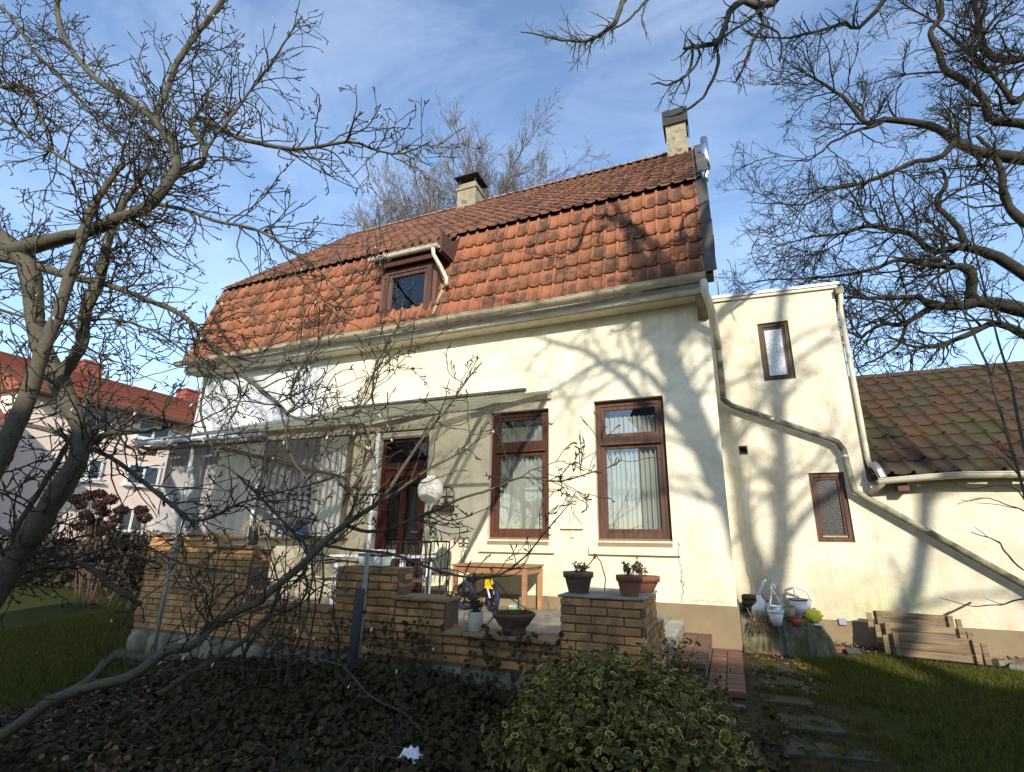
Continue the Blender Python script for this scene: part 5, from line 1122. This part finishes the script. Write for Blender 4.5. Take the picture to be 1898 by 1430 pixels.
# --- saplings by the outbuilding
rng = np.random.RandomState(51)
sap = thing('sapling', at(1985, 1330, -2.6), 'thin upright sapling stems with sparse twigs before the outbuilding', 'sapling')
P0, R0 = survey([(-2.6, -2.6, [(1985, 1330, 9), (1940, 1000, 8), (1892, 800, 8), (1872, 705, 7), (1852, 634, 6), (1821, 520, 5), (1800, 420, 4), (1790, 330, 3)]),
                 (-2.6, -2.6, [(1985, 1330, 9), (1920, 1000, 8), (1866, 800, 8), (1838, 705, 7), (1811, 631, 6), (1764, 520, 5), (1735, 400, 3)]),
                 (-2.6, -2.4, [(1950, 1080, 6), (1890, 1050, 5), (1860, 1020, 5), (1845, 1000, 4), (1800, 985, 3)]),
                 (-2.6, -2.4, [(1960, 1110, 6), (1890, 1110, 5), (1850, 1120, 4), (1800, 1122, 3), (1740, 1108, 2)]),
                 (-2.6, -2.4, [(1940, 1000, 5), (1890, 912, 4), (1850, 900, 3), (1800, 905, 2), (1760, 890, 1.5)]),
                 (-2.6, -2.4, [(1940, 960, 5), (1880, 940, 4), (1830, 925, 3), (1780, 930, 2)])], 20, .006, rng, .6)
P1, R1 = grow(P0, R0, 2.6, (.12, .45), (30, 65), 7, .14, (0, 0, .1), .6, .006, .002, rng, .25)
tube_obj('stem', [(P0, R0, 6)], 'bark_pale', sap); tube_obj('twigs', [(P1, R1, 4)], 'bark_brown', sap, 'stuff')
# ------------------------------------------------------------------ leaf masses
def scatter(name, tmpl, faces, C, Nn, size, material, parent, kind='stuff', rng=None, attr=None):
    """copies of a leaf template at C with normals Nn"""
    k = len(C); Nn = nrmz(Nn); a = nrmz(np.cross(Nn, rng.randn(k, 3))); b = np.cross(Nn, a)
    T = np.asarray(tmpl, float)
    V = C[:, None]+size[:, None, None]*(T[None, :, 0:1]*a[:, None]+T[None, :, 1:2]*b[:, None]+T[None, :, 2:3]*Nn[:, None])
    F = (np.asarray(faces)[None]+(np.arange(k)*len(T))[:, None, None]).reshape(-1, 3)
    me = mesh_np(name, V.reshape(-1, 3), F)
    if attr is not None:
        at_ = me.attributes.new('rim', 'FLOAT', 'POINT'); at_.data.foreach_set('value', np.tile(np.asarray(attr, np.float32), k))
    return obj(name, me, material, parent, kind)
IVY = [(0, 0, 0), (.5, .02, .04), (.32, .30, -.03), (.05, .42, .05), (-.30, .22, .0), (-.42, 0, .04), (-.30, -.22, 0), (.05, -.42, .05), (.32, -.30, -.03)]
IVF = [(0, i, i+1) for i in range(1, 8)]+[(0, 8, 1)]
EU = [(0, 0, 0)]; rimv = [0]
for s, z, rv in ((.62, .0, 0.0), (1.0, .05, 1.0)):
    for i in range(8):
        t = 2*math.pi*i/8; EU.append((.55*s*math.cos(t)*(1.05 if i == 0 else 1), .33*s*math.sin(t), z*abs(math.sin(t))*2)); rimv.append(rv)
EUF = [(0, 1+i, 1+(i+1) % 8) for i in range(8)]+[t for i in range(8) for t in ((1+i, 9+i, 9+(i+1) % 8), (1+i, 9+(i+1) % 8, 1+(i+1) % 8))]
rng = np.random.RandomState(61)
GZ = np.vectorize(ground_z)
# ivy under the terrace wall
n = 19000; X = rng.uniform(-5.6, -1.1, n); U = rng.rand(n); Y = YT-.04-1.75*U**1.0
hgt = .24*np.exp(-((X+3.0)/1.7)**2)*(1-U*.75)+.16*(np.sin(X*3.1)*np.sin(Y*4.3)*.5+.5)*(1-U*.6)+.05
Z = GZ(X, Y)+hgt*rng.rand(n)**.45
k2 = (Y > -4.75); Nn = rng.randn(n, 3)*.55+np.array([.1, -.45, .9])
ivy = obj('ivy_ground_cover', bpy.data.meshes.new('e')) if False else scatter('ivy_ground_cover', IVY, IVF, np.stack([X, Y, Z], 1)[k2], Nn[k2], (.024+.045*rng.rand(n)**2)[k2], 'leaf_ivy', None, 'stuff', rng)
tag(ivy, 'dark ivy and ground cover below the stone base of the terrace', 'ground cover')
n = 700; X = rng.choice([-3.35, -2.9, -2.55, -4.1, -1.9, -1.55], n)+rng.randn(n)*.13; Z = -.1+.62*rng.rand(n)**1.7; 
iv2 = scatter('climbing_ivy', IVY, IVF, np.stack([X, np.full(n, YT-.045)-rng.rand(n)*.05, Z], 1), rng.randn(n, 3)*.35+np.array([0, -1, .35]), rng.uniform(.03, .06, n), 'leaf_ivy', None, 'stuff', rng); tag(iv2, 'sparse ivy climbing up the terrace bricks', 'ivy')
sp_, sr_ = [], []
for i in range(150):
    x, y = R_.uniform(-5.5, -1.2), R_.uniform(-4.6, -3.0); a = R_.uniform(0, 6.28); Q = []
    for k in range(5): xx, yy = x+.13*k*math.cos(a+.2*k), y+.10*k*math.sin(a+.3*k); Q.append((xx, min(yy, YT-.05), ground_z(xx, yy)+.10+.10*math.sin(k*1.4+i)*.5+R_.uniform(0, .09)))
    p_, r_ = resample(Q, [.006, .005, .005, .004, .003], 12, .01, rng); sp_.append(p_); sr_.append(r_)
tag(tube_obj('ivy_vines', [(np.array(sp_), np.array(sr_), 5)], 'bark_brown', None, 'stuff'), 'thin brown runners trailing through the ivy bed', 'vines')
# brambles and stems in front of the terrace
st_ = thing('bare_shrub', (-3.95, -3.35, ground_z(-3.95, -3.35)), 'bare brown stemmed shrub growing before the stepped brick wall', 'shrub')
sp_, sr_ = [], []
for i in range(11):
    x, y = -4.3+.09*i+R_.uniform(-.1, .1), -3.3+R_.uniform(-.2, .2); b = Vector((x, y, ground_z(x, y)))
    p_, r_ = resample([b, b+Vector((R_.uniform(-.1, .1), R_.uniform(-.1, .1), .4)), b+Vector((R_.uniform(-.25, .25), R_.uniform(-.15, .15), .85)), b+Vector((R_.uniform(-.4, .4), R_.uniform(-.2, .2), R_.uniform(1.1, 1.6)))], [.011, .009, .006, .003], 14, .012, rng); sp_.append(p_); sr_.append(r_)
sp_, sr_ = np.array(sp_), np.array(sr_); a1, b1 = grow(sp_, sr_, 5, (.15, .5), (30, 65), 7, .15, (0, 0, .1), .6, .005, .0022, rng, .25)
tube_obj('stem', [(sp_, sr_, 6)], 'bark_brown', st_, 'stuff'); tube_obj('twigs', [(a1, b1, 4)], 'bark_brown', st_, 'stuff')
# variegated euonymus bush
BC = Vector((-.72, -3.62, -.28)); bush = thing('euonymus_bush', BC, 'dense green and yellow variegated bush at the foot of the brick pier', 'bush')
rng = np.random.RandomState(71)
lobes = [(-.72, -3.60, .10, .62, .46, .42), (-1.12, -3.52, .02, .36, .36, .34), (-.34, -3.55, .0, .30, .36, .36), (-.62, -3.95, -.02, .62, .34, .36), (-.92, -3.35, .16, .36, .30, .30), (-.50, -3.3, .14, .34, .30, .34), (-.24, -3.9, -.12, .26, .28, .30), (-1.02, -3.95, -.08, .36, .32, .30)]
CC, NNn = [], []
for (a, b, c, rx, ry, rz) in lobes:
    m = int(1500*(rx*ry*rz)**.55/.36**1.0*1.7); d_ = nrmz(rng.randn(m, 3)); d_[:, 2] = np.where(d_[:, 2] < -.55, -d_[:, 2], d_[:, 2]); rr = 1+.13*np.sin(d_[:, 0]*7+a*9)*np.sin(d_[:, 1]*8+b)+.10*rng.randn(m)-.25*(rng.rand(m) < .25)
    CC.append(np.array([a, b, c-.05])+d_*np.array([rx, ry, rz])*rr[:, None]); NNn.append(d_+np.array([0, -.2, .5])+rng.randn(m, 3)*.5)
for i in range(130):
    a, b, c, rx, ry, rz = lobes[rng.randint(len(lobes))]; d_ = nrmz(rng.randn(3)); d_[2] = abs(d_[2])*.8+.1; d_ = nrmz(d_); b0 = np.array([a, b, c])+d_*np.array([rx, ry, rz])*.95; g_ = nrmz(d_+np.array([0, 0, .7])+rng.randn(3)*.25); m = 14
    CC.append(b0+g_*np.linspace(0, rng.uniform(.08, .2), m)[:, None]+rng.randn(m, 3)*.014); NNn.append(g_*.4+rng.randn(m, 3)*.8)
CC, NNn = np.vstack(CC), np.vstack(NNn); ok = CC[:, 2] > GZ(CC[:, 0], CC[:, 1]); ok &= ~((CC[:, 1] > YT-.06) & (CC[:, 0] < -.62)); ok &= ~((CC[:, 1] > -2.1) & (CC[:, 0] < .05)); CC, NNn = CC[ok], NNn[ok]
dist = np.linalg.norm(CC-np.array(CAM), axis=1); o_ = np.argsort(dist); CC, NNn = CC[o_], NNn[o_]; size = .017+.036*rng.rand(len(CC))**1.5
lm = mesh_np('leaf', np.array(EU), np.array(EUF)); lm.materials.append(MATS['leaf_euonymus']); at_ = lm.attributes.new('rim', 'FLOAT', 'POINT'); at_.data.foreach_set('value', np.asarray(rimv, np.float32))
for c, nn, s in zip(CC[:300], NNn[:300], size[:300]):
    o = bpy.data.objects.new('leaf', lm); COL.objects.link(o); q = Vector(nn).to_track_quat('Z', 'Y').to_matrix().to_4x4() @ Matrix.Rotation(R_.uniform(0, 6.28), 4, 'Z')
    o.matrix_world = Matrix.Translation(c) @ q @ Matrix.Scale(s, 4); par(o, bush)
scatter('foliage', EU, EUF, CC[300:], NNn[300:], size[300:], 'leaf_euonymus', bush, 'stuff', rng, rimv)
sp_, sr_ = [], []
for i in range(40):
    a = R_.uniform(0, 6.28); e = Vector((BC.x+.75*math.cos(a)*R_.random(), BC.y+.45*math.sin(a)*R_.random(), R_.uniform(.0, .35))); b = Vector((BC.x+R_.uniform(-.2, .2), BC.y+R_.uniform(-.1, .1), -.3))
    p_, r_ = resample([b, (b+e)/2+Vector((0, 0, .08)), e], [.009, .006, .003], 10, .01, rng); sp_.append(p_); sr_.append(r_)
tube_obj('stems', [(np.array(sp_), np.array(sr_), 5)], 'bark_brown', bush, 'stuff')
# low dark plants beside the bush
n = 900; X = -.02+rng.randn(n)*.16; Y = -3.35+rng.randn(n)*.32; Z = GZ(X, Y)+.16*rng.rand(n)
tag(scatter('ground_plant', IVY, IVF, np.stack([X, Y, Z], 1), rng.randn(n, 3)*.6+np.array([0, -.3, 1]), rng.uniform(.03, .07, n), 'leaf_ivy', None, 'stuff', rng), 'low dark leafy plants between the bush and the path slabs', 'ground cover')
# grass
def grass(name, X, Y, hmin, hmax, label, rng, base=0.0):
    n = len(X); Z = GZ(X, Y)-.005; a = rng.uniform(0, 6.28, n); h = rng.uniform(hmin, hmax, n); lean = rng.randn(n, 2)*.45; w_ = rng.uniform(.002, .0042, n)
    B = np.stack([X, Y, Z], 1); S_ = np.stack([np.cos(a)*w_, np.sin(a)*w_, 0*a], 1); M1 = B+np.stack([lean[:, 0]*h*.35, lean[:, 1]*h*.35, h*.6], 1); T1 = B+np.stack([lean[:, 0]*h, lean[:, 1]*h, h*.95], 1)
    V = np.stack([B-S_, B+S_, M1+S_*.7, M1-S_*.7, T1], 1).reshape(-1, 3); b = np.arange(n)[:, None]*5
    F = np.concatenate([b+np.array([[0, 1, 2]]), b+np.array([[0, 2, 3]]), b+np.array([[3, 2, 4]])], 0)
    return tag(obj(name, mesh_np(name, V, F), 'grass_blade', None, 'stuff'), label, 'grass')
rng = np.random.RandomState(81)
n = 120000; X = rng.uniform(.45, 4.6, n); Y = .35-5.0*rng.rand(n)**1.15
edge = .70+.28*np.sin(Y*2.3)+.15*np.sin(Y*6.1+1); dn = np.clip((X-edge)/.35, .02, 1)*np.clip((.32+.12*np.sin(X*5)-Y)/.25, 0, 1)*(.55+.45*np.sin(X*2.1+Y*1.3)*np.sin(X*1.1-Y*2.7)+.3)
k = rng.rand(n) < dn; tX = np.repeat(rng.uniform(.1, 1.25, 130), 60); tY = np.repeat(rng.uniform(-3.4, -.3, 130), 60); X = np.concatenate([X[k], tX+rng.randn(len(tX))*.035]); Y = np.concatenate([Y[k], tY+rng.randn(len(tX))*.035]); grass('lawn_grass', X, Y, .02, .065, 'short green lawn between the path slabs and the outbuilding', rng)
n = 110000; X = rng.uniform(-9.6, -5.3, n); Y = rng.uniform(-5.0, 1.4, n); k = rng.rand(n) < np.clip((-5.5+.3*np.sin(Y*3)-X)/.5, 0, 1)
grass('side_lawn_grass', X[k], Y[k], .02, .085, 'dark shaded lawn beyond the end of the terrace', rng)
# dead leaves
n = 1100; X = np.concatenate([rng.uniform(1.0, 4.5, n-300), rng.uniform(.05, .6, 300)]); Y = np.concatenate([.84-.5*rng.rand(n-300)**1.5, -1.6*rng.rand(300)**1.6])
tag(scatter('leaf_litter', IVY, IVF, np.stack([X, Y, GZ(X, Y)+.012+.03*rng.rand(n)], 1), rng.randn(n, 3)*.5+np.array([0, 0, 1]), rng.uniform(.018, .045, n), 'dead_leaf', None, 'stuff', rng), 'brown dead leaves along the outbuilding wall and the path', 'leaf litter')
n = 1300; X = rng.uniform(-5.4, -1.0, n); Y = rng.uniform(-4.7, -3, n)
tag(scatter('fallen_leaves', IVY, IVF, np.stack([X, Y, GZ(X, Y)+.08+.1*rng.rand(n)], 1), rng.randn(n, 3)*.6+np.array([0, -.2, 1]), rng.uniform(.025, .05, n), 'dead_leaf', None, 'stuff', rng), 'scattered brown leaves lying in the ivy', 'leaf litter')
# ------------------------------------------------------------------ nook with stone block and clutter
blk = thing('stone_block', (.5, .4, -.1), 'mossy concrete block standing in the corner beside the extension wall', 'block')
vs, fs = [], []; nu, nv = 30, 10
prof = [(-.12, -.1), (-.06, .05), (-.02, .18), (.02, .26), (.10, .30), (.25, .33), (.45, .36), (.65, .39), (.875, .40)]
for i in range(nu+1):
    u = i/nu; x = .025+u*.98; dr = max(0, (u-.72)/.28)**2.2
    for j, (y, z) in enumerate(prof):
        vs.append((x-.02*dr, min(y+.10*dr*(1-y), .88)+R_.uniform(-.018, .018)*(y < .8), max(-.1, z*(1-.55*dr)-.02*dr+R_.uniform(-.016, .016))))
k = len(prof)
for i in range(nu):
    for j in range(k-1): q = i*k+j; fs.append((q, q+k, q+k+1, q+1))
fs.append(tuple(range(nu*k, nu*k+k))[::-1]+() if False else tuple(nu*k+j for j in range(k))+())
m0 = len(vs); vs.append((1.0, .875, -.12)); vs.append((1.0, -.1, -.12)); fs.append((nu*k+k-1, m0, m0+1, nu*k))
MB().add(vs, fs).build('block', 'stone_moss', blk)
def bz(y): return np.interp(y, [q[0] for q in prof], [q[1] for q in prof])
def bucket(x, y, rb, rt, h, m, label, rim=None, hang=None, z=None, cat='pot'):
    z = bz(y) if z is None else z; p = thing('plastic_pot', (x, y, z), label, cat)
    MB().lathe([(rb, 0), (rt, h), (rt*.95, h), (rb*.9, .02)], 18, (x, y, z)).build('pot', m, p, True)
    MB().tube([(x+rt*1.02*math.cos(t), y+rt*1.02*math.sin(t), z+h) for t in np.linspace(0, 6.28, 19)[:-1]], .008, 6, closed=True).build('rim', rim or m, p, True)
    if hang:
        hx = Vector((x, y, z+h)); tp = hx+Vector(hang)
        for s in (-1, 1): MB().tube([hx+Vector((s*rt, 0, 0)), tp], .006, 5).build('hanger', m, p)
        MB().tube([tp, tp+Vector((0, 0, .05)), tp+Vector((.025, 0, .075)), tp+Vector((.045, 0, .05)), tp+Vector((.04, 0, .03))], .006, 6).build('hook', m, p)
    return p
bucket(.405, -.05, .05, .085, .15, 'plastic_white', 'white hanging pot with hook at the front edge of the mossy block', hang=(.0, .03, .26), z=.285)
bucket(.46, .30, .06, .085, .12, 'plastic_white', 'white hanging pot behind the hooked one on the mossy block', hang=(-.05, .0, .18))
bucket(.57, .18, .05, .062, .17, 'plastic_olive', 'pale olive plastic pot on the mossy block')
bucket(.615, .06, .045, .058, .10, 'plastic_red', 'small red plastic pot beside the olive pot on the block')
bucket(.345, .62, .05, .06, .10, 'plastic_red', 'small red plastic pot near the wall at the back of the block')
p = bucket(.70, .42, .085, .10, .18, 'plastic_white', 'white bucket with dark red rim on the mossy block', rim='plastic_darkred', cat='bucket')
p = thing('carrier_crate', (.70, .68, .4), 'grey white plastic crate with arched handle against the extension wall', 'crate')
MB().lathe([(.13, 0), (.16, .12), (.15, .12)], 16, (.72, .70, .395)).build('tub', 'plastic_grey', p, True)
MB().tube([(.56, .70, .5), (.60, .70, .62), (.72, .70, .66), (.84, .70, .62), (.88, .70, .5)], .016, 6).tube([(.69, .69, .5), (.70, .69, .65)], .012, 6).build('handle', 'plastic_white', p, True)
p = thing('yellow_bag', (.83, .30, .33), 'yellow plastic bag lying on the end of the mossy block', 'bag')
q = MB().lathe([(.02, 0), (.075, .02), (.095, .07), (.07, .13), (.02, .15)], 20, (.83, .30, .30), .16).build('bag', 'plastic_yellow', p, True)
MB().tube([(.78, .42, .40), (.86, .44, .42), (.93, .38, .36)], [.02, .035, .02], 6).build('knot', 'slate', p, True)
tag(MB().lathe([(.03, 0), (.085, .008), (.09, .018), (.08, .012)], 16, (.84, .16, .285)).build('saucer', 'plastic_white', None, True), 'flat white saucer at the front end of the mossy block', 'saucer')
p = thing('goose_figure', (.26, .22, .33), 'white garden goose figure leaning among the clutter on the block', 'figure')
MB().tube([(.20, .2, .34), (.23, .2, .42), (.27, .2, .50), (.25, .2, .585)], [.06, .075, .05, .028], 10).tube([(.25, .2, .58), (.285, .19, .645), (.31, .19, .70), (.325, .19, .74)], [.02, .016, .014, .018], 8).tube([(.325, .19, .735), (.35, .18, .755), (.345, .18, .73)], [.018, .016, .008], 8).build('body', 'plastic_white', p, True)
MB().tube([(.30, .21, .52), (.33, .24, .44), (.36, .25, .36)], [.02, .05, .03], 8).build('wing', 'pale_metal', p, True)
p = thing('straw_bundle', (.30, .05, .30), 'pale straw and twig bundle on the block below the goose figure', 'bundle'); mb = MB()
for i in range(70):
    x = .16+.24*R_.random(); mb.tube([(x, .03+.15*R_.random(), .29), (x+R_.uniform(-.08, .08), .02+.15*R_.random(), .33+.12*R_.random())], .004, 4)
mb.build('stalks', 'straw', p, kind='stuff')
for i in range(6):
    z = .40+.062*(i//2); x = .06+.02*(i % 2); tag(MB().tube([(x, .45+.16*(i % 2), z), (x+.24, .47+.16*(i % 2), z+.01)], [.030, .033], 8).build('firewood_log', 'bark_pale', None, True), 'short split firewood log stacked in the corner against the house wall', 'log', 'firewood logs in the corner')
p = thing('dark_grass_pot', (.2, -.03, .28), 'dark dead grass tuft hanging over the block edge', 'plant'); mb = MB()
for i in range(60):
    x = .12+.3*R_.random(); mb.tube([(x, .0, .31), (x+R_.uniform(-.04, .04), -.06, .30), (x+R_.uniform(-.06, .06), -.09-.03*R_.random(), .18+.06*R_.random())], .003, 4)
mb.build('blades', 'bark_brown', p, kind='stuff')
# timber panels leaning against the wall
NM = ('front', 'middle', 'rear')
LB = ('weathered timber bed panel lowest and outermost of the leaning stack', 'weathered timber bed panel in the middle of the leaning stack', 'weathered timber bed panel closest to the outbuilding wall in the stack')
for i, (x0, x1, y, z, rows) in enumerate(((1.585, 2.37, .34, .015, 3), (1.55, 2.31, .47, .115, 3), (1.51, 2.27, .60, .225, 3))):
    p = thing('timber_panel', ((x0+x1)/2, y, 0), LB[i], 'timber panel', 'timber bed panels leaning on the wall'); m = Matrix.Translation((0, y, z-.02 if i else .005)) @ Matrix.Rotation(-.16, 4, 'X') @ Matrix.Translation((0, 0, 0)) @ Matrix.Rotation(math.radians(1.2), 4, 'Y')
    zz = 0 if i == 0 else 0
    for r in range(rows): MB().bev(x0+R_.uniform(-.012, .012), x1+R_.uniform(-.012, .012), -.02, .02, r*.079+.03, r*.079+.105, .005, m, .003).build('plank', 'plank', p)
    for e in (x0+.012, x1-.06): MB().bev(e, e+.048, -.066, -.022, .026, .262, .004, m, .002).build('post', 'plank', p)
    for e in (x0-.075, x1+.028): MB().bev(e, e+.05, -.012, .03, .03, .235, .004, m, .003).build('post_end', 'plank', p)
tag(MB().tube([at(1715, 1180, .72), at(1752, 1140, .68), at(1800, 1116, .62)], .011, 7).build('fallen_stick', 'bark_brown', None), 'short brown stick poking up behind the timber panels', 'stick')
tag(MB().bev(1.17, 1.25, YA-.05, YA-.021, .22, .30, .006).build('socket_box', 'plastic_grey', None), 'small grey outdoor socket box at the plinth beside the timber panels', 'socket')
m = Matrix.Translation((1.18, .28, .02)) @ Matrix.Rotation(.4, 4, 'Z') @ Matrix.Rotation(.5, 4, 'X')
tag(MB().bev(-.08, .08, -.04, .04, 0, .012, .003, m).build('slate_piece', 'post_dark', None), 'broken blue grey slab piece lying at the lawn edge', 'slab piece')
rb = [(1.02, .35, .09), (1.0, .5, .07), (2.55, .35, .1), (2.75, .5, .08), (2.9, .3, .11), (3.1, .45, .09), (3.3, .35, .08), (2.62, .2, .12)]
for i, (x, y, s) in enumerate(rb):
    m = Matrix.Translation((x, y, ground_z(x, y)+.02)) @ Matrix.Rotation(R_.uniform(0, 3), 4, 'Z') @ Matrix.Rotation(R_.uniform(-.3, .3), 4, 'X')
    tag(MB().bev(-s, s, -s*.55, s*.55, -.02, .045, .01, m, .008).build('rubble_stone', 'clinker_red' if i % 3 == 0 else 'stone_grey', None), ('loose red brick piece' if i % 3 == 0 else 'loose grey rubble stone')+' lying in the leaves along the outbuilding plinth', 'rubble', 'red brick pieces along the plinth' if i % 3 == 0 else 'grey rubble along the plinth')
# crumpled white bag in the ivy, dark pole by the post
c = at(762, 1396, -3.95); vs, fs = [], []
for j in range(11):
    for i in range(11): vs.append((c.x-.07+.014*i+R_.uniform(-.006, .006), c.y-.05+.01*j+R_.uniform(-.005, .005), c.z-.03+.06*math.sin(math.pi*i/10)**.6*math.sin(math.pi*(j+1)/12)**.6+.012*math.sin(i*1.9+j)+R_.uniform(-.009, .009)))
for j in range(10):
    for i in range(10): q = j*11+i; fs.append((q, q+1, q+12, q+11))
tag(MB().add(vs, fs).build('crumpled_paper', 'paper', None), 'crumpled white paper bag lying in the dark ivy', 'litter')
a, b = at(668, 1090, -3.12), at(640, 1330, -3.12)
pl = thing('fence_post', (b.x, b.y, -.3), 'dark round wooden post beside the white canopy post', 'post'); MB().tube([(b.x, b.y, -.35), (a.x, a.y, a.z-.02), a], [.045, .042, .034], 10).build('post', 'post_dark', pl, True)
# ------------------------------------------------------------------ neighbour's house, hedge and hydrangea
nb = thing('neighbour_house', (-22, 6, 0), 'pink rendered two storey house with red tiled roof beyond the side lawn', 'house')
MB().box(-28, -20, 1.0, 14, -.2, 5.5).build('wall', 'stucco_pink', nb)
nr = MB().poly_y([(-19.6, 5.42), (-19.55, 5.55), (-24, 7.55), (-28.4, 5.5), (-28.4, 5.4)], .8, 14.2).build('roof', 'tile_red', nb)
mb = MB()
for r in range(13):
    t = r/13; x, z = -19.55-4.45*t, 5.57+2.0*t; mb.box(x-.36, x, .78, 14.22, z, z+.045, None)
mb.build('tile_course', 'tile_red', nr, kind='stuff')
MB().tube([(-19.5, .8, 5.45), (-19.5, 14.2, 5.45)], .07, 8).build('gutter', 'slate', nb)
for y, z in ((4.56, 7.95), (8.83, 7.95)): MB().box(-24.4, -23.7, y-.35, y+.35, 7.0, z).box(-24.45, -23.65, y-.4, y+.4, z, z+.08).build('chimney', 'chimney_red', nr)
def nwin(x, y0, y1, z0, z1, par_, panes=2):
    w_ = part_empty('window', par_, (x, y0, z0)); t = .07; mb = MB()
    mb.box(x-.02, x+.05, y0, y1, z1-t, z1); mb.box(x-.02, x+.05, y0, y1, z0, z0+t)
    for k in range(panes+1): yy = y0+(y1-y0-t)*k/panes; mb.box(x-.019, x+.049, yy, yy+t, z0+t, z1-t)
    mb.build('frame', 'plastic_white', w_); MB().box(x-.01, x+.02, y0+t, y1-t, z0+t, z1-t).build('pane', 'window_dark', w_); MB().box(x, x+.12, y0-.08, y1+.08, z0-.07, z0).build('sill', 'plastic_white', w_)
for a in ((2.75, 3.75, 4.6, 5.35), (4.55, 5.75, 4.65, 5.38), (4.55, 5.7, 2.95, 3.7), (2.9, 3.75, 2.95, 3.7), (4.6, 5.5, 1.3, 2.1), (7.0, 8.2, 4.65, 5.38), (7.0, 8.2, 2.95, 3.7)): nwin(-20.0, *a, nb)
wg = part_empty('side_wing', nb, (-19, -1, 0)); MB().box(-20.001, -18.7, -6, 0.2, -.2, 3.9).build('wall', 'stucco_pink', wg)
MB().poly_y([(-18.3, 3.85), (-18.3, 3.95), (-19.9, 5.0), (-21.5, 5.0), (-21.5, 3.85)], -6.4, .5).build('roof', 'tile_red', wg)
MB().tube([(-18.25, -6.4, 3.86), (-18.25, .5, 3.86)], .07, 8).build('gutter', 'slate', wg)
for a in ((-1.4, -.3, 2.5, 3.4), (-3.2, -2.2, 1.3, 2.2)): nwin(-18.7, *a, wg)
MB().poly_x([(1.5, 3.0), (3.6, 3.0), (3.6, 3.15), (1.5, 3.6)], -20.8, -18.9).build('porch_roof', 'plastic_white', nb) if False else None
tall = thing('tall_neighbour_house', (-28, -3, 0), 'red roofed house standing behind the pink house', 'house')
MB().box(-36, -29, -8, 2, -.2, 7.5).build('wall', 'stucco_plain', tall); MB().poly_y([(-28.6, 7.4), (-32.5, 10.5), (-36.4, 7.4)], -8.3, 2.3).build('roof', 'tile_red', tall); MB().box(-32.9, -32.1, -3, -2.3, 9.8, 11.3).build('chimney', 'chimney_red', tall)
rng = np.random.RandomState(91)
n = 14000; X = rng.uniform(-18, -8.7, n); Y = 1.2+rng.randn(n)*.45; hh = 1.0+.25*np.sin(X*1.7)+.15*np.sin(X*4.1); Z = -.05+hh*rng.rand(n)**.7
hd_ = thing('brush_hedge', (-13, 1.2, 0), 'low dark brushy hedge between the side lawn and the pink house', 'hedge')
scatter('foliage', IVY, IVF, np.stack([X, Y, Z], 1), rng.randn(n, 3), rng.uniform(.06, .14, n), 'hedge_leaf', hd_, 'stuff', rng)
sp_, sr_ = [], []
for i in range(170):
    x, y = R_.uniform(-18, -8.6), 1.2+R_.uniform(-.5, .4); b = Vector((x, y, -.05))
    p_, r_ = resample([b, b+Vector((R_.uniform(-.2, .2), R_.uniform(-.2, .2), .5)), b+Vector((R_.uniform(-.6, .6), R_.uniform(-.4, .4), R_.uniform(.9, 1.7)))], [.02, .014, .006], 10, .03, rng); sp_.append(p_); sr_.append(r_)
sp_, sr_ = np.array(sp_), np.array(sr_); a1, b1 = grow(sp_, sr_, 4, (.2, .7), (25, 65), 6, .18, (0, 0, .1), .7, .01, .006, rng, .2)
tube_obj('stems', [(sp_, sr_, 4), (a1, b1, 3)], 'bark_brown', hd_, 'stuff')
hy = thing('hydrangea_shrub', (-10.6, -.9, 0), 'leafless hydrangea with brown dead flower heads before the pink house', 'shrub')
heads = [(150, 935), (165, 918), (185, 915), (205, 925), (160, 955), (178, 968), (192, 950), (150, 975), (170, 985), (200, 975), (215, 960), (262, 945), (268, 960), (225, 945), (140, 925), (190, 985), (185, 935)]
sp_, sr_ = [], []
for x, y in heads:
    c = at(x, y, -.9+R_.uniform(-.4, .4)); m = 240; d_ = nrmz(rng.randn(m, 3)); C_ = np.array(c)+d_*np.array([.125, .125, .10])*rng.uniform(.6, 1, (m, 1))
    scatter('flower_head', IVY, IVF, C_, d_+rng.randn(m, 3)*.5, rng.uniform(.03, .06, m), 'dead_flower', hy, None, rng)
    b = Vector((-10.6+(c.x+10.6)*.4, c.y*.5-.45, -.05)); p_, r_ = resample([b, (b+c)/2+Vector((R_.uniform(-.1, .1), 0, .1)), c], [.014, .01, .006], 10, .02, rng); sp_.append(p_); sr_.append(r_)
sp_, sr_ = np.array(sp_), np.array(sr_); a1, b1 = grow(sp_, sr_, 2, (.2, .5), (25, 60), 6, .15, (0, 0, .2), .7, .007, .004, rng, .3)
tube_obj('stems', [(sp_, sr_, 5), (a1, b1, 3)], 'bark_brown', hy, 'stuff')
# ------------------------------------------------------------------ unseen house added across the garden, sized to throw shade over the lawn
g1 = thing('unseen_shade_house', (12, -18, 0), 'plain unseen house with dark roof, added to shade the lawn and terrace front', 'house')
MB().box(-3.3, 30, -22, -14.2, -.5, 6.3).build('wall', 'stucco_plain', g1); MB().poly_x([(-13.8, 6.2), (-17.6, 8.4), (-22.4, 6.2)], -3.6, 30.3).build('roof', 'slate', g1)
for x in (4, 8, 12): nw = part_empty('window', g1, (x, -14.2, 3)); MB().box(x, x+1.1, -14.21, -14.17, 3.4, 4.8).build('pane', 'window_dark', nw); mb = MB(); frame_rect(mb, x-.07, x+1.17, 3.33, 4.87, -14.22, -14.12, .07); mb.build('frame', 'plastic_white', nw)
